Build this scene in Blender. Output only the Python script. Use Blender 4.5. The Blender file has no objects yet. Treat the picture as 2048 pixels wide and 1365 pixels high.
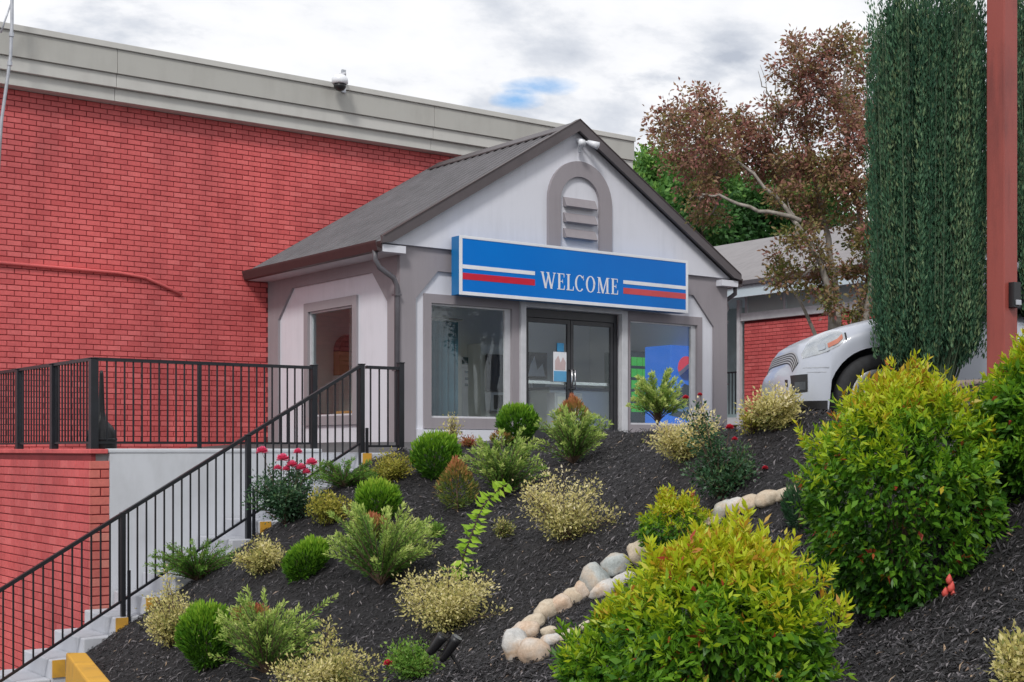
import bpy, bmesh, math, random
import numpy as np
from mathutils import Vector, Matrix, noise as mn
random.seed(7)
R = np.random.default_rng(11)
sc = bpy.context.scene
COL = sc.collection

# ------------------------------------------------------------------ camera, sky, sun
F = 2761.0                                     # focal length in pixels of a 2048-wide frame
cam_d = bpy.data.cameras.new('camera'); cam = bpy.data.objects.new('camera', cam_d); COL.objects.link(cam)
cam_d.sensor_width = 36.0; cam_d.lens = F / 2048 * 36.0
cam_d.shift_y = (900 - 682.5) / 2048
cam.location = (0, 0, 0)
cam.rotation_euler = (math.radians(90), 0, -math.atan2(.6, .8))
cam_d.clip_start = .05; cam_d.clip_end = 3000
sc.camera = cam
SUN_DIR = Vector((-.62, -.52, .72)).normalized()           # towards the sun
sun_el = math.asin(SUN_DIR.z); sun_az = math.atan2(SUN_DIR.x, SUN_DIR.y)
wd = bpy.data.worlds.new('World'); sc.world = wd; wd.use_nodes = True
def build_world():
    nt = wd.node_tree; N = nt.nodes; L = nt.links; N.clear()
    def nd(t, **k):
        n = N.new(t)
        for a, b in k.items(): setattr(n, a, b)
        return n
    def math_(op, a, b=None, clamp=False):
        n = nd('ShaderNodeMath', operation=op, use_clamp=clamp)
        for i, v in enumerate((a, b)):
            if v is None: continue
            if isinstance(v, (int, float)): n.inputs[i].default_value = v
            else: L.new(v, n.inputs[i])
        return n.outputs[0]
    out = nd('ShaderNodeOutputWorld')
    sky = nd('ShaderNodeTexSky', sky_type='NISHITA'); sky.sun_disc = False
    sky.sun_elevation = sun_el; sky.sun_rotation = sun_az
    sky.air_density = 1.0; sky.dust_density = 1.5
    b1 = nd('ShaderNodeBackground'); b1.inputs['Strength'].default_value = .13
    hs = nd('ShaderNodeHueSaturation'); hs.inputs['Saturation'].default_value = 1.7; L.new(sky.outputs[0], hs.inputs['Color']); L.new(hs.outputs[0], b1.inputs['Color'])
    tc = nd('ShaderNodeTexCoord')
    sep = nd('ShaderNodeSeparateXYZ'); L.new(tc.outputs['Generated'], sep.inputs[0])
    z = math_('MAXIMUM', sep.outputs[2], 0.0)
    den = math_('ADD', z, .22)
    cx = math_('DIVIDE', sep.outputs[0], den); cy = math_('DIVIDE', sep.outputs[1], den)
    cv = nd('ShaderNodeCombineXYZ'); L.new(cx, cv.inputs[0]); L.new(cy, cv.inputs[1])
    n1 = nd('ShaderNodeTexNoise'); n1.inputs['Scale'].default_value = 2.1; n1.inputs['Detail'].default_value = 9
    n1.inputs['Roughness'].default_value = .57; n1.inputs['Distortion'].default_value = .35
    mp = nd('ShaderNodeMapping'); mp.inputs['Location'].default_value = (3.1, 1.7, 0); mp.inputs['Rotation'].default_value = (0, 0, .64)
    mp.inputs['Scale'].default_value = (.95, 1.1, 1)
    L.new(cv.outputs[0], mp.inputs[0]); L.new(mp.outputs[0], n1.inputs['Vector'])
    n2 = nd('ShaderNodeTexNoise'); n2.inputs['Scale'].default_value = 6.5; n2.inputs['Detail'].default_value = 8
    n2.inputs['Roughness'].default_value = .6; L.new(mp.outputs[0], n2.inputs['Vector'])
    # cloud body: bright tops, grey-blue bellies
    r1 = nd('ShaderNodeValToRGB'); e = r1.color_ramp.elements
    e[0].position = .38; e[0].color = (.97, .975, .985, 1)
    e[1].position = .68; e[1].color = (.46, .50, .58, 1)
    m = r1.color_ramp.elements.new(.505); m.color = (.86, .87, .90, 1)
    m = r1.color_ramp.elements.new(.575); m.color = (.66, .69, .75, 1)
    mixn = math_('ADD', math_('MULTIPLY', n1.outputs[0], .66), math_('MULTIPLY', n2.outputs[0], .34))
    def blob(px, py, sx, sy, seedoff):
        """soft elliptical region about a fixed direction of the sky"""
        r = (px - 1024) / F; u = (900 - py) / F
        d = Vector((.8 * r + .6, -.6 * r + .8, u)).normalized()
        rt = Vector((.8, -.6, 0)); up = rt.cross(Vector((.6, .8, 0))); up = Vector((0, 0, 1)) - d * d.z; up.normalize()
        sv = nd('ShaderNodeVectorMath', operation='DOT_PRODUCT'); L.new(tc.outputs['Generated'], sv.inputs[0]); sv.inputs[1].default_value = rt / sx
        uv = nd('ShaderNodeVectorMath', operation='DOT_PRODUCT'); L.new(tc.outputs['Generated'], uv.inputs[0]); uv.inputs[1].default_value = up / sy
        fw = nd('ShaderNodeVectorMath', operation='DOT_PRODUCT'); L.new(tc.outputs['Generated'], fw.inputs[0]); fw.inputs[1].default_value = d
        a = math_('SUBTRACT', sv.outputs['Value'], d.dot(rt) / sx); b = math_('SUBTRACT', uv.outputs['Value'], d.dot(up) / sy)
        q = math_('ADD', math_('MULTIPLY', a, a), math_('MULTIPLY', b, b))
        q = math_('ADD', math_('SUBTRACT', 1.0, q), math_('MULTIPLY', math_('SUBTRACT', n2.outputs[0], .5), 3.2))
        q = math_('MULTIPLY', q, math_('GREATER_THAN', fw.outputs['Value'], .5))
        return math_('MULTIPLY', q, .55, True)
    g1 = blob(1370, 140, .045, .013, 0); g2 = blob(1290, 168, .03, .010, 0); g3 = blob(190, 45, .06, .02, 0)
    g4 = blob(1460, 100, .02, .012, 0)
    grey = math_('ADD', math_('ADD', g1, g2), math_('ADD', math_('MULTIPLY', g3, .7), g4))
    mixn2 = math_('ADD', mixn, math_('MULTIPLY', grey, .10))
    L.new(mixn2, r1.inputs[0])
    b2 = nd('ShaderNodeBackground'); L.new(r1.outputs[0], b2.inputs['Color']); b2.inputs['Strength'].default_value = .88
    h1 = blob(1085, 172, .030, .007, 0); h2 = blob(1035, 198, .020, .007, 0)
    hole = math_('MULTIPLY', math_('ADD', h1, h2, True), .95)
    # a few more small gaps all over the sky, from the same noise
    ms = nd('ShaderNodeMixShader'); L.new(hole, ms.inputs[0]); L.new(b2.outputs[0], ms.inputs[1]); L.new(b1.outputs[0], ms.inputs[2])
    L.new(ms.outputs[0], out.inputs['Surface'])
build_world()
sl = bpy.data.lights.new('sun', 'SUN'); sun = bpy.data.objects.new('sun', sl); COL.objects.link(sun)
sl.energy = 1.5; sl.angle = math.radians(11); sl.color = (1.0, .965, .925)
sun.rotation_euler = (-SUN_DIR).to_track_quat('-Z', 'Y').to_euler(); sun.location = SUN_DIR * 60
sc.view_settings.view_transform = 'Standard'; sc.view_settings.look = 'None'
sc.view_settings.exposure = 0.34; sc.view_settings.gamma = 1.0; sc.view_settings.use_curve_mapping = False
sc.render.engine = 'CYCLES'
sc.cycles.max_bounces = 8; sc.cycles.transparent_max_bounces = 12

# ------------------------------------------------------------------ geometry helpers
def W(px, py, d):
    """world point seen at photo pixel (px,py) at forward distance d"""
    r = (px - 1024) / F * d; z = (900 - py) / F * d
    return Vector((.8 * r + .6 * d, -.6 * r + .8 * d, z))
def pxof(p):
    d = .6 * p[0] + .8 * p[1]; r = .8 * p[0] - .6 * p[1]
    return 1024 + F * r / d, 900 - F * p[2] / d, d
class MB:
    def __init__(s): s.v = []; s.f = []; s.t = []
    def add(s, vs, fs, tint=0.0):
        o = len(s.v); s.v += [tuple(v) for v in vs]; s.f += [tuple(i + o for i in f) for f in fs]; s.t += [tint] * len(fs); return s
    def box(s, x0, x1, y0, y1, z0, z1, tint=0.0):
        return s.add([(x0, y0, z0), (x1, y0, z0), (x1, y1, z0), (x0, y1, z0), (x0, y0, z1), (x1, y0, z1), (x1, y1, z1), (x0, y1, z1)],
                     [(0, 3, 2, 1), (4, 5, 6, 7), (0, 1, 5, 4), (1, 2, 6, 5), (2, 3, 7, 6), (3, 0, 4, 7)], tint)
    def prism(s, poly, ax, a, b):
        """extrude a 2D polygon along axis ax ('x': poly is (y,z); 'y': poly is (x,z); 'z': poly is (x,y))"""
        def p(q, t): return (t, q[0], q[1]) if ax == 'x' else (q[0], t, q[1]) if ax == 'y' else (q[0], q[1], t)
        n = len(poly); vs = [p(q, a) for q in poly] + [p(q, b) for q in poly]
        fs = [tuple(range(n)), tuple(range(2 * n - 1, n - 1, -1))] + [(i, i + n, (i + 1) % n + n, (i + 1) % n) for i in range(n)]
        return s.add(vs, fs)
    def tube(s, path, rad, n=8, cap=True, tint=0.0):
        path = [Vector(p) for p in path]
        if isinstance(rad, (int, float)): rad = [rad] * len(path)
        vs = []; fs = []; prev = None
        for i, p in enumerate(path):
            t = (path[min(i + 1, len(path) - 1)] - path[max(i - 1, 0)])
            if t.length < 1e-9: t = Vector((0, 0, 1))
            t.normalize()
            u = prev - t * prev.dot(t) if prev else t.cross(Vector((0, 0, 1)) if abs(t.z) < .9 else Vector((1, 0, 0)))
            if u.length < 1e-6: u = t.orthogonal()
            u.normalize(); prev = u; w = t.cross(u)
            vs += [p + (u * math.cos(2 * math.pi * k / n) + w * math.sin(2 * math.pi * k / n)) * rad[i] for k in range(n)]
        for i in range(len(path) - 1):
            for k in range(n):
                a = i * n + k; b = i * n + (k + 1) % n; fs.append((a, b, b + n, a + n))
        if cap: fs += [tuple(range(n - 1, -1, -1)), tuple(range(len(vs) - n, len(vs)))]
        return s.add(vs, fs, tint)
    def lathe(s, prof, c, n=20):
        vs = []; fs = []
        for r, z in prof: vs += [(c[0] + r * math.cos(2 * math.pi * k / n), c[1] + r * math.sin(2 * math.pi * k / n), c[2] + z) for k in range(n)]
        for i in range(len(prof) - 1):
            for k in range(n):
                a = i * n + k; b = i * n + (k + 1) % n; fs.append((a, b, b + n, a + n))
        fs += [tuple(range(n - 1, -1, -1)), tuple(range(len(vs) - n, len(vs)))]
        return s.add(vs, fs)
def tag(o, label=None, cat=None, group=None, kind=None):
    if label: o['label'] = label
    if cat: o['category'] = cat
    if group: o['group'] = group
    if kind: o['kind'] = kind
    return o
def mesh_of(name, mb, m=None, smooth=False, fix=True):
    me = bpy.data.meshes.new(name); me.from_pydata(mb.v, [], mb.f); me.update()
    if fix:
        b = bmesh.new(); b.from_mesh(me); bmesh.ops.recalc_face_normals(b, faces=b.faces); b.to_mesh(me); b.free()
    if any(mb.t):
        at = me.attributes.new('tint', 'FLOAT', 'FACE'); at.data.foreach_set('value', np.array(mb.t, dtype=np.float32))
    if m: me.materials.append(m)
    if smooth: me.polygons.foreach_set('use_smooth', [True] * len(me.polygons))
    return me
def obj(name, mb, m, parent=None, smooth=False, bevel=0, label=None, cat=None, group=None, kind=None, fix=True):
    me = mb if isinstance(mb, bpy.types.Mesh) else mesh_of(name, mb, m, smooth, fix)
    o = bpy.data.objects.new(name, me); COL.objects.link(o)
    if parent: o.parent = parent; o.matrix_parent_inverse = parent.matrix_basis.inverted()
    if bevel:
        bv = o.modifiers.new('bevel', 'BEVEL'); bv.width = bevel; bv.segments = 2; bv.limit_method = 'ANGLE'
    tag(o, label, cat, group, kind); return o
def thing(name, loc, label, cat, group=None, rz=0):
    e = bpy.data.objects.new(name, None); COL.objects.link(e); e.location = loc; e.rotation_euler = (0, 0, rz); e.empty_display_size = .1
    e.matrix_basis = Matrix.Translation(Vector(loc)) @ Matrix.Rotation(rz, 4, 'Z')
    return tag(e, label, cat, group)

# ------------------------------------------------------------------ materials
class NT:
    def __init__(s, name):
        s.m = bpy.data.materials.new(name); s.m.use_nodes = True; s.t = s.m.node_tree; s.N = s.t.nodes; s.L = s.t.links
        s.b = s.N['Principled BSDF']; s.out = s.N['Material Output']
    def n(s, ty, **k):
        n = s.N.new(ty)
        for a, v in k.items():
            if a.startswith('i_'): n.inputs[a[2:].replace('_', ' ')].default_value = v
            else: setattr(n, a, v)
        return n
    def ln(s, a, b): s.L.new(a, b)
    def ramp(s, fac, stops, interp='LINEAR'):
        r = s.n('ShaderNodeValToRGB'); e = r.color_ramp.elements; r.color_ramp.interpolation = interp
        while len(e) < len(stops): e.new(.5)
        for k, (p, c) in enumerate(stops): e[k].position = p; e[k].color = (*c, 1)
        s.ln(fac, r.inputs[0]); return r.outputs[0]
    def noise(s, scale, detail=4, rough=.55, vec=None, dist=0):
        n = s.n('ShaderNodeTexNoise'); n.inputs['Scale'].default_value = scale; n.inputs['Detail'].default_value = detail; n.inputs['Roughness'].default_value = rough
        n.inputs['Distortion'].default_value = dist
        if vec is not None: s.ln(vec, n.inputs['Vector'])
        return n.outputs['Fac']
    def pos(s): return s.n('ShaderNodeNewGeometry').outputs['Position']
    def mix(s, fac, a, b, mode='MIX'):
        n = s.n('ShaderNodeMix', data_type='RGBA', blend_type=mode)
        for sock, v in ((0, fac), (6, a), (7, b)):
            if isinstance(v, (int, float)): n.inputs[sock].default_value = v
            elif isinstance(v, tuple): n.inputs[sock].default_value = (*v, 1)
            else: s.ln(v, n.inputs[sock])
        return n.outputs[2]
    def bump(s, h, strength=.3, dist=.01):
        n = s.n('ShaderNodeBump'); n.inputs['Strength'].default_value = strength; n.inputs['Distance'].default_value = dist
        s.ln(h, n.inputs['Height']); s.ln(n.outputs[0], s.b.inputs['Normal'])
def mat(name, c, c2=None, scale=3, rough=.6, metal=0, bump=0, bscale=60, spec=.5, coat=0, lo=.35, hi=.7):
    t = NT(name); p = t.pos()
    c2 = c2 or tuple(x * .8 for x in c)
    col = t.ramp(t.noise(scale, 6, .6, p), [(lo, c2), (hi, c)]); t.ln(col, t.b.inputs['Base Color'])
    t.b.inputs['Roughness'].default_value = rough; t.b.inputs['Metallic'].default_value = metal
    t.b.inputs['Specular IOR Level'].default_value = spec; t.b.inputs['Coat Weight'].default_value = coat; t.b.inputs['Coat Roughness'].default_value = .05
    if bump: t.bump(t.noise(bscale, 4, .6, p), bump, .008)
    return t.m
def stained(name, c, stain, scale_v=(7, 7, .7), amt=.35, rough=.75, bump=.25, bscale=120):
    """painted or cast surface with faint vertical rain streaks and blotches"""
    t = NT(name); p = t.pos(); mp = t.n('ShaderNodeMapping'); mp.inputs['Scale'].default_value = scale_v; t.ln(p, mp.inputs[0])
    s1 = t.noise(1.0, 6, .62, mp.outputs[0]); s2 = t.noise(1.1, 5, .6, p)
    f = t.n('ShaderNodeMath', operation='MULTIPLY'); t.ln(s1, f.inputs[0]); t.ln(s2, f.inputs[1])
    k = t.ramp(f.outputs[0], [(.22, (0, 0, 0)), (.42, (amt, amt, amt))])
    t.ln(t.mix(k, c, stain), t.b.inputs['Base Color']); t.b.inputs['Roughness'].default_value = rough
    if bump: t.bump(t.noise(bscale, 3, .6, p), bump, .004)
    return t.m
def leafm(name, stops, rough=.45, trans=.3, spec=.4):
    t = NT(name); a = t.n('ShaderNodeAttribute', attribute_name='tint')
    col = t.ramp(a.outputs['Fac'], stops); t.ln(col, t.b.inputs['Base Color']); t.b.inputs['Roughness'].default_value = rough
    t.b.inputs['Specular IOR Level'].default_value = spec
    tr = t.n('ShaderNodeBsdfTranslucent'); t.ln(col, tr.inputs[0]); mx = t.n('ShaderNodeMixShader'); mx.inputs[0].default_value = trans
    t.ln(t.b.outputs[0], mx.inputs[1]); t.ln(tr.outputs[0], mx.inputs[2]); t.ln(mx.outputs[0], t.out.inputs[0]); return t.m
def brickm(name, c, dark, light, k=1.0):
    t = NT(name); p = t.pos()
    vo = t.n('ShaderNodeTexVoronoi'); vo.inputs['Scale'].default_value = 5.2; t.ln(p, vo.inputs['Vector'])
    oi = t.n('ShaderNodeObjectInfo'); ge = t.n('ShaderNodeNewGeometry')
    ad = t.n('ShaderNodeMath', operation='ADD'); t.ln(oi.outputs['Random'], ad.inputs[0]); t.ln(ge.outputs['Random Per Island'], ad.inputs[1])
    fr = t.n('ShaderNodeMath', operation='FRACT'); t.ln(ad.outputs[0], fr.inputs[0])
    col = t.ramp(fr.outputs[0], [(0, dark), (.35, c), (.8, c), (1, light)])
    big = t.ramp(t.noise(.55, 5, .6, p), [(.35, (.82, .82, .84)), (.65, (1.08, 1.06, 1.05))])
    mp = t.n('ShaderNodeMapping'); mp.inputs['Scale'].default_value = (2.2, 2.2, .22); t.ln(p, mp.inputs[0]); stk = t.ramp(t.noise(1.0, 6, .65, mp.outputs[0]), [(.32, (.78, .76, .78)), (.52, (1, 1, 1)), (.72, (1.10, 1.13, 1.15))])
    col = t.mix(.75, col, stk, 'MULTIPLY')
    fine = t.ramp(t.noise(26, 5, .65, p), [(.3, (.82, .8, .8)), (.7, (1.1, 1.1, 1.1))])
    col = t.mix(1.0, col, big, 'MULTIPLY'); col = t.mix(.8, col, fine, 'MULTIPLY'); t.ln(col, t.b.inputs['Base Color'])
    t.b.inputs['Roughness'].default_value = .62; t.bump(t.noise(70, 4, .65, p), .35, .004); return t.m
def glassm(name, tint=(.93, .97, .96), refl=1.0):
    t = NT(name); t.N.remove(t.b)
    tr = t.n('ShaderNodeBsdfTransparent'); tr.inputs[0].default_value = (*tint, 1)
    gl = t.n('ShaderNodeBsdfGlossy'); gl.inputs['Roughness'].default_value = .015; gl.inputs[0].default_value = (.95, .97, 1, 1)
    fr = t.n('ShaderNodeLayerWeight'); fr.inputs['Blend'].default_value = .5
    pw = t.n('ShaderNodeMath', operation='POWER'); t.ln(fr.outputs['Facing'], pw.inputs[0]); pw.inputs[1].default_value = 5
    ml = t.n('ShaderNodeMath', operation='MULTIPLY_ADD'); t.ln(pw.outputs[0], ml.inputs[0]); ml.inputs[1].default_value = .95; ml.inputs[2].default_value = .05
    mu = t.n('ShaderNodeMath', operation='MULTIPLY', use_clamp=True); mu.inputs[1].default_value = refl; t.ln(ml.outputs[0], mu.inputs[0])
    mx = t.n('ShaderNodeMixShader'); t.ln(mu.outputs[0], mx.inputs[0]); t.ln(tr.outputs[0], mx.inputs[1]); t.ln(gl.outputs[0], mx.inputs[2]); t.ln(mx.outputs[0], t.out.inputs[0])
    return t.m
M = {}
M['white'] = stained('white_stucco', (.69, .70, .76), (.48, .49, .53), amt=.30)
M['taupe'] = stained('taupe_stucco', (.305, .28, .30), (.22, .20, .215), amt=.4)
M['concrete'] = stained('painted_concrete', (.58, .60, .64), (.40, .41, .43), (3, 3, 1.2), amt=.6, rough=.8)
M['stepc'] = stained('step_concrete', (.49, .505, .55), (.33, .34, .36), (4, 4, 4), amt=.6, rough=.8)
M['cornice'] = stained('cornice_metal', (.42, .415, .385), (.31, .30, .275), (3, 3, .35), amt=.5, rough=.55, bump=.06, bscale=8)
M['cornice_light'] = stained('cornice_cap_metal', (.52, .515, .485), (.40, .39, .365), (3, 3, .5), amt=.5, rough=.5, bump=.05, bscale=8)
M['mortar'] = mat('red_mortar', (.215, .024, .028), (.15, .017, .020), 4, .85, bump=.3)
M['brick'] = brickm('painted_brick', (.64, .118, .116), (.55, .088, .088), (.71, .155, .15))
M['brick_warm'] = brickm('orange_red_brick', (.66, .18, .145), (.56, .12, .10), (.73, .27, .21))
M['roof'] = mat('roof_metal', (.165, .158, .168), (.12, .115, .122), 2.5, .5, metal=.0, bump=.08, bscale=20)
M['rake'] = mat('rake_metal', (.10, .085, .09), (.08, .068, .072), 3, .5)
M['gutter'] = mat('brown_gutter_metal', (.06, .04, .04), (.045, .03, .032), 4, .42)
M['grey_pipe'] = mat('downspout_metal', (.12, .115, .13), (.09, .085, .095), 4, .45)
M['darkframe'] = mat('bronze_door_frame', (.035, .036, .042), (.025, .026, .03), 8, .4)
M['alu'] = mat('white_aluminium', (.62, .63, .66), (.52, .53, .56), 6, .45)
M['glass'] = glassm('window_glass', (.95, .985, .98), .75)
M['rail'] = mat('black_rail_paint', (.016, .018, .024), (.011, .012, .016), 8, .38)
M['signblue'] = mat('sign_blue', (.001, .185, .64), (.001, .15, .58), .45, .35, spec=.2)
M['signside'] = mat('sign_side_blue', (.006, .17, .45), (.006, .15, .40), 3, .4)
M['signwhite'] = mat('sign_white', (.82, .84, .88), (.74, .76, .80), 3, .35)
M['signred'] = mat('sign_red', (.62, .012, .045), (.55, .01, .035), 3, .3)
M['signfaded'] = mat('sign_faded_red', (.62, .06, .075), (.56, .045, .055), 3, .3)
M['yellow'] = stained('yellow_paint', (.62, .33, .035), (.30, .17, .05), (6, 6, 6), amt=.75, rough=.65)
M['pave'] = mat('asphalt', (.10, .10, .105), (.07, .07, .073), 2, .85, bump=.4, bscale=180)
M['lot'] = mat('lower_lot', (.16, .155, .15), (.11, .11, .105), .6, .85, bump=.4, bscale=120)
M['deck'] = mat('deck_concrete', (.40, .40, .41), (.30, .30, .30), 2, .8, bump=.2)
M['in_wall'] = mat('interior_paint', (.80, .80, .76), (.75, .75, .71), .8, .7)
M['in_floor'] = mat('interior_tile', (.52, .49, .44), (.45, .42, .38), 2, .3)
M['in_ceil'] = mat('interior_ceiling', (.86, .86, .85), (.82, .82, .81), .8, .8)
M['teal'] = mat('teal_drape', (.022, .085, .125), (.016, .06, .09), 3, .8)
M['wood'] = mat('dark_wood', (.13, .035, .025), (.08, .022, .016), 6, .45)
M['tan'] = mat('tan_board', (.55, .30, .10), (.46, .24, .08), 5, .6)
M['black'] = mat('black_plastic', (.015, .015, .017), (.01, .01, .012), 6, .4)
M['chrome'] = mat('brushed_steel', (.65, .65, .66), (.5, .5, .5), 20, .25, metal=1)
M['post'] = stained('oxide_red_steel', (.31, .064, .05), (.15, .034, .03), (11, 11, 1.2), amt=.85, rough=.5, bump=.1)
M['bark'] = mat('grey_bark', (.36, .33, .29), (.17, .145, .12), 9, .85, bump=.5, bscale=30)
M['twig'] = mat('brown_twig', (.14, .09, .06), (.08, .05, .035), 20, .8)
M['darkbark'] = mat('dark_bark', (.10, .075, .055), (.05, .04, .03), 9, .9)
M['holly_shoot'] = mat('green_twig', (.10, .15, .08), (.05, .08, .045), 9, .8)
M['galv'] = mat('galvanised_pipe', (.50, .52, .56), (.38, .40, .44), 9, .4, metal=.3)

# ------------------------------------------------------------------ bed surface (thin-plate spline through surveyed points)
CP = []
def cp(px, py, d): p = W(px, py, d); CP.append((p.x, p.y, p.z))
for k in range(9):
    x = 3.7 + 3.7 * k / 8; CP.append((x, 12.42, -.16 + .576 * (x - 7.4)))
for a in [(820, 903, 14.6), (930, 892, 15.0), (1000, 882, 15.2), (1120, 872, 15), (1240, 861, 14.6), (1400, 851, 12.8), (1500, 845, 10.9), (1640, 839, 10.2), (1800, 802, 9.6), (1960, 768, 9.2), (2100, 755, 8.8), (2300, 740, 8.6),
          (560, 1050, 13.1), (715, 1090, 12.1), (900, 1000, 13.2), (1100, 930, 13.8), (900, 1250, 10.5), (1100, 1100, 11.1), (1240, 970, 12.2), (1400, 960, 11.0), (1500, 1000, 9.5), (1240, 1150, 9.8), (1030, 1300, 9.0), (1550, 900, 10.1),
          (1800, 1190, 7.9), (1700, 1365, 6.4), (1400, 1420, 6.9), (2048, 1200, 6.5), (2048, 1365, 5.4), (905, 1340, 9.2), (400, 1365, 10.6), (215, 1365, 11.0), (650, 1365, 9.9), (1950, 1000, 7.9), (1150, 1365, 8.1), (300, 1290, 11.8), (2300, 1100, 6.5), (2300, 900, 7.5)]: cp(*a)
def rd(r, d, z): CP.append((.8 * r + .6 * d, -.6 * r + .8 * d, z))
for a in [(-2.35, 9, -1.85), (-1.5, 7, -1.85), (-.6, 5, -1.85), (0, 4, -1.7), (1.5, 4, -1.2), (3, 4, -1.0), (.5, 6, -1.55)]: rd(*a)
CP = np.array(CP)
def tps_fit(P, lam=.02):
    n = len(P); XY = P[:, :2]; D2 = ((XY[:, None] - XY[None]) ** 2).sum(-1)
    K = .5 * D2 * np.log(D2 + 1e-12); A = np.zeros((n + 3, n + 3)); A[:n, :n] = K + lam * np.eye(n)
    A[:n, n] = 1; A[:n, n + 1:] = XY; A[n, :n] = 1; A[n + 1:, :n] = XY.T
    return np.linalg.solve(A, np.concatenate([P[:, 2], [0, 0, 0]]))
TW = tps_fit(CP)
def bedz(x, y):
    x = np.atleast_1d(np.asarray(x, float)); y = np.atleast_1d(np.asarray(y, float))
    D2 = (x[:, None] - CP[None, :, 0]) ** 2 + (y[:, None] - CP[None, :, 1]) ** 2
    return (.5 * D2 * np.log(D2 + 1e-12)) @ TW[:len(CP)] + TW[-3] + TW[-2] * x + TW[-1] * y
def ground(px, py, dmin=4.0, dmax=15.5):
    """point of the bed surface seen at a photo pixel (first hit)"""
    ds = np.linspace(dmin, dmax, 700); r = (px - 1024) / F * ds; z = (900 - py) / F * ds
    x = .8 * r + .6 * ds; y = -.6 * r + .8 * ds; g = bedz(x, y); hit = np.nonzero(z <= g)[0]
    i = hit[0] if len(hit) else int(np.argmin(z - g))
    return Vector((x[i], y[i], g[i])), ds[i]

# ------------------------------------------------------------------ ground sheets
CRESTP = [(700, 14.5), (820, 14.6), (930, 15.0), (1000, 15.2), (1120, 15), (1240, 14.6), (1400, 12.8), (1500, 10.9), (1640, 10.2), (1800, 9.6), (1960, 9.2), (2100, 8.8), (2500, 8.4)]
def rcurb(d): return -3.22 + (11 - d) * .432
def dmaxpx(px):
    t = (px - 1024) / F; a = 12.56 / (.8 - .6 * t)
    c = np.interp(px, [c[0] for c in CRESTP], [c[1] for c in CRESTP])
    k = np.clip((px - 815) / 60, 0, 1); return np.where(px < 815, a, np.maximum(c + .9 * k, 0)), c
def bed_height(x, y):
    z = bedz(x, y); d = .6 * x + .8 * y; px = 1024 + F * (.8 * x - .6 * y) / np.maximum(d, .1)
    c = dmaxpx(px)[1]; return np.where(px > 815, z - .45 * np.clip(d - c, 0, 3), z)
def make_bed():
    nd_, ns = 330, 300
    ds = np.linspace(3.4, 16.4, nd_); S = np.linspace(0, 1, ns)
    rc = rcurb(ds); rm = .30 * ds + 1.6
    Rr = rc[:, None] + (rm - rc)[:, None] * (S[None, :] ** 1.0); D = np.repeat(ds[:, None], ns, 1)
    X = (.8 * Rr + .6 * D).ravel(); Y = (-.6 * Rr + .8 * D).ravel()
    Z = np.concatenate([bed_height(X[i:i + 20000], Y[i:i + 20000]) for i in range(0, len(X), 20000)])
    # lumps and hollows of raked mulch
    from mathutils import noise as mn
    ob = np.array([mn.noise((x * 1.3, y * 1.3, 0)) * .030 + mn.noise((x * 4.1, y * 4.1, 3)) * .016 + mn.noise((x * 13, y * 13, 5)) * .012 for x, y in zip(X, Y)])
    Z = Z + ob
    px = 1024 + F * Rr.ravel() / D.ravel(); ok = D.ravel() <= dmaxpx(px)[0]
    idx = np.arange(nd_ * ns).reshape(nd_, ns)
    q = np.stack([idx[:-1, :-1], idx[:-1, 1:], idx[1:, 1:], idx[1:, :-1]], -1).reshape(-1, 4)
    q = q[ok[q].all(1)]
    me = bpy.data.meshes.new('mulch_bed'); me.from_pydata(np.stack([X, Y, Z], 1).tolist(), [], q.tolist()); me.update()
    bm = bmesh.new(); bm.from_mesh(me); bmesh.ops.delete(bm, geom=[v for v in bm.verts if not v.link_faces], context='VERTS'); bm.to_mesh(me); bm.free()
    me.polygons.foreach_set('use_smooth', [True] * len(me.polygons))
    return me
def mulchm():
    t = NT('shredded_mulch'); p = t.pos()
    w = t.n('ShaderNodeMapping'); w.inputs['Rotation'].default_value = (0, 0, .5); w.inputs['Scale'].default_value = (1, 2.6, 1); t.ln(p, w.inputs[0])
    a = t.noise(38, 5, .7, w.outputs[0], .6); b = t.noise(1.2, 4, .6, p)
    col = t.ramp(a, [(.34, (.006, .0058, .0065)), (.54, (.024, .022, .025)), (.74, (.075, .068, .073))])
    col = t.mix(t.ramp(b, [(.4, (0, 0, 0)), (.65, (.3, .3, .3))]), col, (.022, .018, .018)); t.ln(col, t.b.inputs['Base Color'])
    t.b.inputs['Roughness'].default_value = .85; t.bump(a, 1.0, .03); return t.m
M['mulch'] = mulchm()
bed = obj('mulch_bed', make_bed(), None, kind='structure'); bed.data.materials.append(M['mulch'])
g = MB(); g.add([(-700, -700, -2.72), (900, -700, -2.72), (900, 900, -2.72), (-700, 900, -2.72)], [(0, 1, 2, 3)])
obj('ground', g, M['lot'], kind='structure')
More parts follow.
